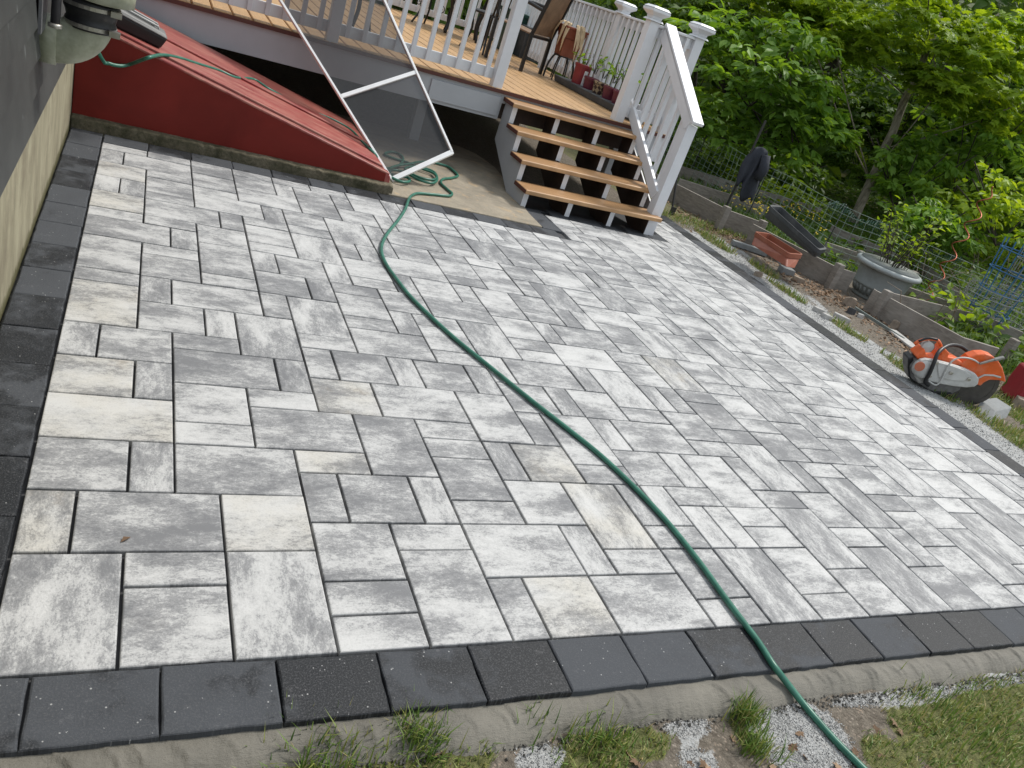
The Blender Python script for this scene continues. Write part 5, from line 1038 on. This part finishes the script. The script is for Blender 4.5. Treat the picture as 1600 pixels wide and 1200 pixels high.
# leaf outlines in leaf space (x across, y along, z up), centre line folded
OVAL = (np.array([[0, 0, 0], [.2, .22, .05], [.30, .5, .07], [.17, .8, .02], [0, 1.05, -.10], [-.17, .8, .02], [-.30, .5, .07], [-.2, .22, .05], [0, .5, -.02]]),
        [(0, 1, 8), (1, 2, 8), (2, 3, 8), (3, 4, 8), (4, 5, 8), (5, 6, 8), (6, 7, 8), (7, 0, 8)])
MAPLE = (np.array([[0, 0, 0], [.30, -.06, .02], [.24, .18, .03], [.58, .32, -.05], [.30, .48, .03], [.32, .66, .0], [.12, .66, .03], [0, 1.0, -.08],
                   [-.12, .66, .03], [-.32, .66, .0], [-.30, .48, .03], [-.58, .32, -.05], [-.24, .18, .03], [-.30, -.06, .02], [0, .38, -.02]]),
         [(i, i+1, 14) for i in range(13)]+[(13, 0, 14)])
SMALL = (np.array([[0, 0, 0], [.26, .45, .05], [0, 1, -.06], [-.26, .45, .05]]), [(0, 1, 2), (0, 2, 3)])
def leaves(name, pos, nrm, along, size, shape, mat, parent=None, lf=None, jit=.25):
    """pos (n,3) in modules; nrm, along (n,3)"""
    n = len(pos); al = along-nrm*np.sum(along*nrm, 1, keepdims=True); al /= np.linalg.norm(al, axis=1, keepdims=True)+1e-9; ac = np.cross(al, nrm)
    S, F = shape; k = len(S); sz = size*(1+jit*(rng.random(n)-.5)*2)
    V = pos[:, None, :]+sz[:, None, None]*(S[None, :, 0, None]*ac[:, None, :]+S[None, :, 1, None]*al[:, None, :]+S[None, :, 2, None]*nrm[:, None, :])
    f = np.array(F); L = (f[None]+(np.arange(n)*k)[:, None, None]).ravel(); lf = rng.random(n) if lf is None else lf
    off = np.array(origin_of(parent)) if parent is not None else np.zeros(3)
    o = numpy_mesh(name, V.reshape(-1, 3)*U-off, L, np.full(n*len(F), 3), mat, {'lf': ('FLOAT', 'POINT', np.repeat(lf, k))})
    if parent is not None: o.parent = parent
    return o
def unit(v): return v/(np.linalg.norm(v, axis=-1, keepdims=True)+1e-9)
def sprays(centres, spread, per, thick, droop=.5, up=.8):
    """leafy layered sprays: flat discs of leaves, facing up and a little outwards"""
    P, N, A, T = [], [], [], []
    for c in centres:
        n = max(3, int(per*rng.uniform(.6, 1.4))); a = rng.uniform(0, 2*math.pi, n); r = spread*np.sqrt(rng.random(n))*rng.uniform(.7, 1.2)
        tilt = rng.normal(0, .22, 2); x = r*np.cos(a); y = r*np.sin(a); z = rng.normal(0, thick, n)+x*tilt[0]+y*tilt[1]-droop*(r/spread)**2*spread*.35
        P.append(np.stack([x, y, z], 1)+c); out = np.stack([np.cos(a), np.sin(a), np.full(n, -.35)], 1)+rng.normal(0, .35, (n, 3))
        N.append(unit(np.stack([rng.normal(0, .33, n)+.25*np.cos(a), rng.normal(0, .33, n)+.25*np.sin(a), np.full(n, up)], 1))); A.append(out)
        T.append(np.clip(rng.normal(rng.uniform(.15, .85), .18, n), 0, 1))
    return np.concatenate(P), np.concatenate(N), unit(np.concatenate(A)), np.concatenate(T)
def bark_mat(a, b):
    m = NM('bark'); co = m.coord('Object', (1, 1, .25)); n = m.noise(co, 22, 6, .7, .6); m.col(m.mix(m.ramp(n, [(.35, 0), (.65, 1)]), a, b)); m.rough(.9); m.bump(n, .8, .012); return m.m
M_BARKL = bark_mat((0.14, 0.12, 0.095), (0.40, 0.35, 0.28)); M_BARKD = bark_mat((0.02, 0.016, 0.012), (0.07, 0.055, 0.042))
M_MAPLE = leaf_mat('maple_leaf', (0.165, 0.285, 0.022), (0.38, 0.50, 0.055)); M_HICK = leaf_mat('broad_leaf', (0.115, 0.235, 0.030), (0.25, 0.41, 0.075)); M_DKLEAF = leaf_mat('shade_leaf', (0.055, 0.120, 0.018), (0.17, 0.275, 0.04), trans=.42)  # shade_leaf: darker leaf colour paints in the shade deep in the foliage
M_YLEAF = leaf_mat('yellow_green_leaf', (0.15, 0.25, 0.02), (0.33, 0.45, 0.05), trans=.5)
def trunk_mb(base, top, r0, r1, wobble=.3, n=14, seed=1):
    r = random.Random(seed); b, t = np.array(base, float), np.array(top, float); pts = [b+(t-b)*i/(n-1)+(np.array([r.uniform(-1, 1), r.uniform(-1, 1), 0])*wobble if 0 < i < n-1 else 0) for i in range(n)]
    return pts, [r0*1.35 if i == 0 else r0+(r1-r0)*i/(n-1) for i in range(n)]
def tree(label, base, top, r0, r1, bark, lm, shape, lsize, crown, nspr, spread, per, limbs=7, seed=1, group='trees behind the wire fence', up=.8, name='tree', droop=.5):
    """crown: list of (centre, radii) ellipsoids"""
    t = thing(name, label, 'tree', base, group); r = random.Random(seed); pts, rad = trunk_mb(base, top, r0, r1, .25, seed=seed)
    obj('trunk', MB().tube(pts, rad, 12), bark, t, smooth=True); lb = MB(); cents = []
    for (c, rr) in crown:
        c = np.array(c, float); rr = np.array(rr, float); d = unit(rng.normal(size=(nspr, 3))); q = rng.random(nspr)**.45
        cents.append(c+d*q[:, None]*rr)
    cents = np.concatenate(cents)
    for k in range(limbs):
        i = r.randrange(3, len(pts)-1); e = cents[r.randrange(len(cents))]; s = pts[i]; mid = (s+e)/2+np.array([0, 0, -.6]); lb.tube(spline([tuple(s), tuple(mid), tuple(e)], 1.2), .085, 6)
    if limbs: obj('limbs', lb, bark, t, smooth=True)
    P, N, Al, T = sprays(cents, spread, per, .12, up=up, droop=droop); leaves('crown', P, N, Al, lsize, shape, lm, t, T); return t
# the young maple in front
mb_ = G(1327, 360, -.5)
tm = np.array([mb_[0]+.2, mb_[1]-.5, 17.0]); dm = dist_of(mb_)
def gd(px, py, d): return tuple(GD(px, py, d))
tree('young maple with slim pale trunk standing nearest behind the wire fence', tuple(mb_), tuple(gd(1478, 8, dm+3)), .62, .36, M_BARKL, M_MAPLE, MAPLE, 1.08,
     [(gd(1400, 20, dm-4), (13, 13, 3.4)), (gd(1340, 60, dm-8), (7, 7, 2.6)), (gd(1530, 60, dm-3), (9, 9, 4.2)), (gd(1475, 130, dm-7), (4.0, 4.0, 1.8)), (gd(1560, 150, dm-2), (7, 7, 4)), (gd(1440, -60, dm), (16, 16, 5)), (gd(1250, 10, dm-4), (8, 8, 2.4))],
     38, 1.8, 32, limbs=13, seed=2)
# broad-leaved saplings right of the deck
tree('leafy sapling with broad drooping leaves right beside the deck corner post', gd(1180, 262, 108), gd(1240, 60, 104), .35, .15, M_BARKD, M_HICK, OVAL, 1.15,
     [(gd(1170, 110, 92), (5.5, 5.5, 4)), (gd(1250, 150, 94), (4.2, 4.2, 3)), (gd(1120, 190, 96), (5, 5, 3.2)), (gd(1210, 215, 98), (5.5, 5.5, 2.6)), (gd(1290, 190, 98), (3.2, 3.2, 2)), (gd(1120, 60, 98), (5, 5, 3.5)), (gd(1230, 60, 96), (5, 5, 3))],
     19, 1.7, 22, limbs=12, seed=5, droop=.8)
tree('slim understorey tree with narrow leaves behind the railing posts', gd(1080, 200, 135), gd(1100, 0, 132), .4, .2, M_BARKD, M_DKLEAF, SMALL, 1.3,
     [(gd(1060, 20, 120), (14, 14, 6)), (gd(1000, 0, 128), (18, 18, 7)), (gd(1130, 10, 124), (9, 9, 6)), (gd(900, -20, 132), (18, 18, 6))], 45, 2.2, 40, limbs=8, seed=6)
# trees further in
specs = [(1292, 215, 150, 1308, 20, 1.5, M_BARKD, 'tall dark trunked tree leaning behind the young maple'),
         (1215, 240, 175, 1250, 20, .9, M_BARKD, 'thin dark tree half hidden behind the broad leaved sapling'),
         (1120, 230, 190, 1150, -30, 1.2, M_BARKD, 'dark tree deep in the wood left of the jacket'),
         (1420, 300, 170, 1510, 60, .7, M_BARKD, 'thin bare stemmed tree right of the maple trunk'),
         (1540, 330, 150, 1600, 90, .6, M_BARKD, 'small tree behind the copper spiral stake'),
         (1640, 360, 160, 1700, 60, 1.2, M_BARKD, 'tree at the right edge of the wood')]
for k, (bx, by, d, tx, ty, r0, bk, lab) in enumerate(specs):
    c0 = gd(tx, ty+40, d-6); tree(lab, gd(bx, by, d), gd(tx, ty-40, d+1), r0, r0*.55, bk, (M_DKLEAF, M_HICK, M_MAPLE)[k % 3] if k != 3 else M_YLEAF, (SMALL, OVAL, MAPLE)[k % 3], 1.5, [(c0, (15, 15, 8)), (gd(tx+30, ty+120, d-5), (13, 13, 6)), (gd(bx, by-60, d-4), (11, 11, 5))], 45, 2.6, 30, limbs=8, seed=10+k)
# shrubs at the wood's edge
def shrub(label, px, py, d, rad, lm, shape, ls, n, per, group='shrubs at the edge of the wood', z0=None):
    c = np.array(gd(px, py, d)); b = (c[0], c[1], c[2]-rad[2]); t = thing('shrub', label, 'shrub', b, group); r = random.Random(int(px))
    st_ = MB()
    for k in range(7): e = c+np.array([r.uniform(-1, 1)*rad[0], r.uniform(-1, 1)*rad[1], r.uniform(0, 1)*rad[2]]); st_.tube([b, tuple((np.array(b)+e)/2+[0, 0, .5]), tuple(e)], .07, 5)
    obj('stems', st_, M_BARKD, t); dd = unit(rng.normal(size=(n, 3))); cc = c+dd*(rng.random(n)**.4)[:, None]*np.array(rad); P, N, Al, T = sprays(cc, 1.3, per, .15, up=.6)
    leaves('foliage', P, N, Al, ls, shape, lm, t, T); return t
for k, a in enumerate([('dense low green shrub behind the fence left of the jacket', 1110, 235, 112, (9, 9, 3.0), M_DKLEAF, SMALL, 1.2), ('low bush behind the fence just right of the jacket', 1225, 262, 122, (7, 7, 2.8), M_DKLEAF, OVAL, 1.1),
        ('dark bush behind the maple trunk', 1370, 240, 138, (9, 9, 5), M_DKLEAF, SMALL, 1.2), ('viney bush hanging over the netting', 1425, 270, 112, (5.5, 5.5, 4.5), M_HICK, OVAL, 1.0),
        ('tall pale leaved bush right of the copper spiral', 1530, 230, 118, (9, 9, 6), M_HICK, OVAL, 1.1), ('brambly bush behind the blue cages', 1590, 330, 100, (7, 7, 4), M_MAPLE, OVAL, .9), ('bright bush at the upper right edge of the wood', 1600, 140, 128, (9, 9, 6), M_YLEAF, MAPLE, 1.4),
        ('bush filling the gap above the netting', 1420, 190, 140, (10, 10, 5), M_DKLEAF, MAPLE, 1.3), ('low leafy plant mass behind the round planter', 1460, 345, 95, (5, 5, 2.2), M_HICK, OVAL, .8), ('bush beyond the left end of the wire fence', 1060, 180, 125, (8, 10, 5), M_HICK, OVAL, 1.3)]):
    shrub(*a, 45, 26)
# the deep wood reads as one mass
n = 26000; az = rng.uniform(R_(15), R_(100), n); dd = rng.uniform(185, 300, n); zz = rng.uniform(-8, 62, n)
pos = np.stack([CC[0]+dd*np.cos(az), CC[1]+dd*np.sin(az), zz], 1)
nn = unit(np.stack([-np.cos(az)*.6+rng.normal(0, .4, n), -np.sin(az)*.6+rng.normal(0, .4, n), np.abs(rng.normal(.6, .4, n))], 1)); al = unit(rng.normal(size=(n, 3))+[0, 0, -.5])
wd = leaves('woodland', pos, nn, al, 4.6, OVAL, M_DKLEAF, None, rng.random(n)); stuff(wd, 'deep green woodland filling the background behind the yard', 'woodland')
n = 9000; az = rng.uniform(R_(10), R_(105), n); dd = rng.uniform(310, 420, n); zz = rng.uniform(-10, 95, n)
pos = np.stack([CC[0]+dd*np.cos(az), CC[1]+dd*np.sin(az), zz], 1); nn = unit(np.stack([-np.cos(az), -np.sin(az), np.full(n, .4)], 1)+rng.normal(0, .3, (n, 3)))
w2 = leaves('woodland', pos, nn, unit(rng.normal(size=(n, 3))), 14, OVAL, M_DKLEAF, None, rng.random(n)*.3); stuff(w2, 'farthest dark tree mass beyond the yard', 'woodland')
# undergrowth on the forest floor
n = 14000; x = rng.uniform(60, 150, n); y = rng.uniform(18, 150, n); keep = (x-60) > -.0
z = np.array([ground_z(a, b) for a, b in zip(x, y)])+rng.uniform(.1, 1.5, n)
ug = leaves('undergrowth', np.stack([x, y, z], 1), unit(np.stack([rng.normal(0, .4, n), rng.normal(0, .4, n), np.ones(n)], 1)), unit(rng.normal(size=(n, 3))), 1.0, OVAL, M_DKLEAF, None, rng.random(n)*.8); stuff(ug, 'low weedy undergrowth behind the wire fence', 'undergrowth')

# ---- grass
def grass_mat():
    m = NM('grass_blade'); t = m.attr('lf').outputs['Fac']; c = m.ramp(t, [(0.0, (0.055, 0.125, 0.02)), (0.5, (0.15, 0.24, 0.04)), (0.75, (0.30, 0.31, 0.08)), (1.0, (0.42, 0.33, 0.16))]); m.col(c); m.rough(.5)
    tl = m.n('ShaderNodeBsdfTranslucent'); mx = m.n('ShaderNodeMixShader'); mx.inputs[0].default_value = .3; m.l(c, tl.inputs[0]); m.l(m.b.outputs[0], mx.inputs[1]); m.l(tl.outputs[0], mx.inputs[2]); m.l(mx.outputs[0], m.out.inputs[0]); return m.m
M_GRASS = grass_mat()
def blades(name, base, h, w, lf, label, lean=.5):
    n = len(base); a = rng.uniform(0, 2*math.pi, n); d = np.stack([np.cos(a), np.sin(a), np.zeros(n)], 1); s = np.stack([-np.sin(a), np.cos(a), np.zeros(n)], 1); ln = lean*rng.random(n)*h
    up = np.array([0, 0, 1.0]); W = w[:, None]; L = ln[:, None]; H = h[:, None]
    P = np.stack([base-s*W, base+s*W, base+up*H*.5+d*L*.3+s*W*.8, base+up*H*.5+d*L*.3-s*W*.8, base+up*H*(.95-.3*(L/H))+d*L], 1)
    f = [np.arange(n)*5+k for k in (0, 1, 2, 3)]; t = [np.arange(n)*5+k for k in (3, 2, 4)]
    Lp = np.concatenate([np.stack(f, 1).ravel(), np.stack(t, 1).ravel()]); cn = np.concatenate([np.full(n, 4), np.full(n, 3)])
    o = numpy_mesh(name, P.reshape(-1, 3)*U, Lp, cn, M_GRASS, {'lf': ('FLOAT', 'POINT', np.repeat(lf, 5))}); return stuff(o, label, 'grass')
def scatter(n, x0, x1, y0, y1, thr=.35, key=1, clump=True):
    out = []
    while len(out) < n:
        x, y = rng.uniform(x0, x1), rng.uniform(y0, y1); g = zones(x, y)[key]
        c = .5+.5*math.sin(x*2.3+1.1*math.sin(y*1.9))*math.cos(y*2.9+math.sin(x*1.3)); 
        if rng.random() < g*(.25+.75*c)-.02: out.append((x, y, ground_z(x, y)-.03))
    return np.array(out)
B_ = scatter(26000, -2, 40, -8.5, -2.1); k = len(B_)
blades('grass', B_, rng.uniform(.08, .38, k), rng.uniform(.009, .018, k), np.clip(rng.normal(.60, .24, k), 0, 1), 'patchy worn lawn grass along the front of the patio', .9)
tf = []
for (px, py, n_, r_) in ((640, 1150, 210, .28), (655, 1165, 160, .3), (1160, 1120, 230, .22), (1178, 1170, 160, .3), (835, 1135, 26, .3), (500, 1190, 220, .5), (930, 1165, 130, .45), (1500, 1130, 200, .9)):
    c = G(px, py, -.48); q = rng.normal(0, r_, (n_, 2)); tf.append(np.stack([c[0]+q[:, 0], c[1]+q[:, 1]*.7, np.full(n_, -.5)], 1))
tf = np.concatenate(tf); k = len(tf)
blades('grass', tf, rng.uniform(.25, .85, k), rng.uniform(.010, .020, k), np.clip(rng.normal(.45, .22, k), 0, 1), 'taller tufts of grass against the mortar edge', .7)
B_ = scatter(12000, 43.4, 60, -3, 48); k = len(B_)
blades('grass', B_, rng.uniform(.15, .7, k), rng.uniform(.02, .04, k), np.clip(rng.normal(.6, .2, k), 0, 1), 'scrubby grass on the strip between patio and garden beds', .8)
B_ = scatter(22000, 55, 100, 5, 75); k = len(B_)
blades('grass', B_, rng.uniform(.5, 1.7, k), rng.uniform(.04, .09, k), np.clip(rng.normal(.36, .17, k), 0, 1), 'long green grass inside and behind the garden beds', .7)
# yellow flowers
fp = []
for (px, py, n_, r_) in ((1170, 322, 60, 2.6), (1190, 330, 60, 2.2), (1150, 300, 30, 2.5), (1235, 330, 40, 2.6), (1270, 340, 25, 2.6), (1280, 372, 8, 1)):
    c = G(px, py, 1.0); q = rng.normal(0, r_*.6, (n_, 2)); fp.append(np.stack([c[0]+q[:, 0], c[1]+q[:, 1], rng.uniform(.7, 2.0, n_)], 1))
fp = np.concatenate(fp); k = len(fp); fm_ = NM('yellow_petals'); fm_.col((.75, .55, .02)); fm_.rough(.6)
fl_ = leaves('wildflowers', fp, unit(np.stack([rng.normal(0, .4, k)-.3, rng.normal(0, .4, k)-.3, np.ones(k)], 1)), unit(rng.normal(size=(k, 3))),   .24, OVAL, fm_.m, None); stuff(fl_, 'little yellow wildflowers in the weedy garden bed', 'flowers')
# weeds in beds
wp = []
for (px, py, n_, r_) in ((1120, 270, 300, 3.5), (1180, 300, 350, 4), (1240, 320, 250, 3.5), (1500, 500, 160, 2.5), (1440, 420, 260, 3), (1540, 400, 400, 4), (1420, 385, 250, 3)):
    c = G(px, py, .6); q = rng.normal(0, r_*.6, (n_, 2)); wp.append(np.stack([c[0]+q[:, 0], c[1]+q[:, 1], rng.uniform(-.1, 2.4, n_)], 1))
wp = np.concatenate(wp); k = len(wp)
wl_ = leaves('weeds', wp, unit(np.stack([rng.normal(0, .5, k), rng.normal(0, .5, k), np.ones(k)], 1)), unit(rng.normal(size=(k, 3))), .8, OVAL, M_MAPLE, None, rng.random(k)); stuff(wl_, 'leafy weeds growing in the garden beds', 'weeds')
# plants in pots
def stems_and_leaves(parent, base, n, h, spread, ls, lm, leafn, seed, r=.03):
    rr = random.Random(seed); m = MB(); P = []; b = np.array(base)
    for k in range(n):
        a = rr.uniform(0, 6.28); L = h*rr.uniform(.5, 1.1); q = b+np.array([math.cos(a), math.sin(a), 0])*rr.uniform(0, spread*.4); e = b+np.array([math.cos(a)*spread*rr.uniform(.3, 1.2), math.sin(a)*spread*rr.uniform(.3, 1.2), L]); md = (q+e)/2+np.array([rr.uniform(-.2, .2), rr.uniform(-.2, .2), .2*L])
        m.tube([tuple(q), tuple(md), tuple(e)], [r, r*.8, r*.5], 5)
        for j in range(leafn): t = rr.uniform(.35, 1.05); P.append(q*(1-t)+e*t+np.array([rr.uniform(-.35, .35), rr.uniform(-.35, .35), rr.uniform(-.2, .3)]))
    obj('stems', m, M_BARKD, parent); P = np.array(P); k = len(P)
    leaves('foliage', P, unit(np.stack([rng.normal(0, .5, k), rng.normal(0, .5, k), np.ones(k)], 1)), unit(rng.normal(size=(k, 3))), ls, OVAL, lm, parent, rng.random(k))
stems_and_leaves(pot, (bp[0], bp[1], 2.4), 40, 5.4, 3.0, .5, M_YLEAF, 5, 3)
for o in list(scene.objects):
    if o.name.startswith('flower_pot') and o.parent is None:
        b = o.location/U; stems_and_leaves(o, (b[0], b[1], b[2]+1.8), 7, 1.5, 1.0, .45, M_HICK, 3, int(b[1]))
# dry branches over the round pot and bed
br_m = MB(); rr = random.Random(12)
for k in range(46):
    px, py = rr.uniform(1400, 1580), rr.uniform(400, 520); b = np.array(G(px, py, -.2)); a = rr.uniform(0, 6.28); L = rr.uniform(1.5, 5.5)
    br_m.tube([tuple(b), tuple(b+[math.cos(a)*L*.3, math.sin(a)*L*.3, L*.6]), tuple(b+[math.cos(a)*L*.7, math.sin(a)*L*.7, L*rr.uniform(.6, 1)])], [.05, .035, .015], 5)
stuff(obj('dry_stems', br_m, simple('dry_twig', (.20, .16, .12), .8, bump=0)), 'tangle of dry stems and twigs in the right hand bed', 'dry stems')
# vines/leaf litter and pebbles
def litter(name, label, L, mat, size, cat, zf=None, shape=SMALL):
    P = []
    for (px, py, n_, rx, ry, z) in L:
        c = G(px, py, z); P.append(np.stack([c[0]+rng.normal(0, rx, n_), c[1]+rng.normal(0, ry, n_), np.zeros(n_)], 1))
    P = np.concatenate(P); P[:, 2] = [ground_z(a, b)+.04 for a, b in P[:, :2]]; P = P[(P[:, 0] > 43.3) | (P[:, 1] < -2.1)]; k = len(P)
    return stuff(leaves(name, P, unit(np.stack([rng.normal(0, .35, k), rng.normal(0, .35, k), np.ones(k)], 1)), unit(rng.normal(size=(k, 3))), size, shape, mat, None, rng.random(k)), label, cat)
M_LIT = leaf_mat('dead_leaf', (0.16, 0.10, 0.06), (0.42, 0.29, 0.19), rough=.8, trans=.1, tcol=(1, .9, .7))
litter('leaf_litter', 'brown chipped leaf litter in front of and inside the beds', [(1100, 350, 500, 1.6, 3, -.3), (1150, 372, 500, 1.2, 2.5, -.3), (1260, 445, 500, 1.2, 2.6, -.3), (1330, 478, 400, 1.2, 2.2, -.3), (1500, 500, 900, 2.4, 2.6, -.3), (1420, 545, 250, 1.2, 2.2, -.3), (1570, 600, 250, 1.6, 1.6, -.3), (1560, 530, 500, 2, 2, -.3)], M_LIT, .34, 'leaf litter')
litter('leaf_litter', 'scattered dry leaves on the grass in front of the patio', [(1375, 1160, 9, .8, .4, -.48), (1060, 1185, 8, 1.6, .3, -.48), (1230, 1190, 5, 2, .3, -.48), (700, 1165, 5, 1.2, .2, -.48)], M_LIT, .26, 'leaf litter', shape=MAPLE)
# crushed stone chips
def chips(name, label, pts, smin, smax, mat):
    k = len(pts); O = np.array([[1, 0, 0], [0, 1, 0], [-1, 0, 0], [0, -1, 0], [0, 0, .8], [0, 0, -.8]]); F = [(0, 1, 4), (1, 2, 4), (2, 3, 4), (3, 0, 4), (1, 0, 5), (2, 1, 5), (3, 2, 5), (0, 3, 5)]
    A3 = unit(rng.normal(size=(k, 3))); B3 = unit(np.cross(A3, rng.normal(size=(k, 3)))); C3 = np.cross(A3, B3); s = rng.uniform(smin, smax, k)[:, None]*rng.uniform(.6, 1.3, (k, 3))
    V = pts[:, None, :]+O[None, :, 0, None]*(A3*s[:, :1])[:, None]+O[None, :, 1, None]*(B3*s[:, 1:2])[:, None]+O[None, :, 2, None]*(C3*s[:, 2:])[:, None]
    L = (np.array(F)[None]+(np.arange(k)*6)[:, None, None]).ravel(); return stuff(numpy_mesh(name, V.reshape(-1, 3)*U, L, np.full(k*8, 3), mat, {'lf': ('FLOAT', 'POINT', np.repeat(rng.random(k), 6))}), label, 'gravel')
gm = NM('crushed_stone'); gm.col(gm.ramp(gm.attr('lf').outputs['Fac'], [(0, (.10, .10, .10)), (.4, (.30, .30, .295)), (1, (.62, .61, .59))])); gm.rough(.85)
Cp = scatter(9000, 8, 40, -7, -2.15, key=0); chips('gravel', 'light grey crushed stone spilled in front of the patio', Cp+[0, 0, .04], .008, .024, gm.m)
Cp = scatter(12000, 43.2, 49.0, -2, 48, key=0); chips('gravel', 'light grey stone dust strip along the right border', Cp+[0, 0, .05], .012, .04, gm.m)
dk = []
for _ in range(2000):
    x = rng.uniform(-1, 44); y = -2.12-abs(rng.normal(0, .14))-.05*math.sin(x*1.3); dk.append((x, y, ground_z(x, y)+.03))
dm_ = NM('mortar_crumbs'); dm_.col(dm_.ramp(dm_.attr('lf').outputs['Fac'], [(0, (.04, .038, .034)), (1, (.17, .16, .14))])); dm_.rough(.9)
chips('mortar_crumbs', 'dark crumbs of soil and mortar at the foot of the mortar edge', np.array(dk), .012, .05, dm_.m)
# far leaf on the patio
lfp = G(188, 848, .02); one = tag(obj('fallen_leaf', MB().add([tuple(lfp+[0, 0, .01]), tuple(lfp+[.12, .05, .05]), tuple(lfp+[.2, .16, .02]), tuple(lfp+[.05, .14, .05])], [(0, 1, 2, 3)]), M_LIT), 'tiny orange fallen leaf lying alone on a pale paver at the left', 'leaf')
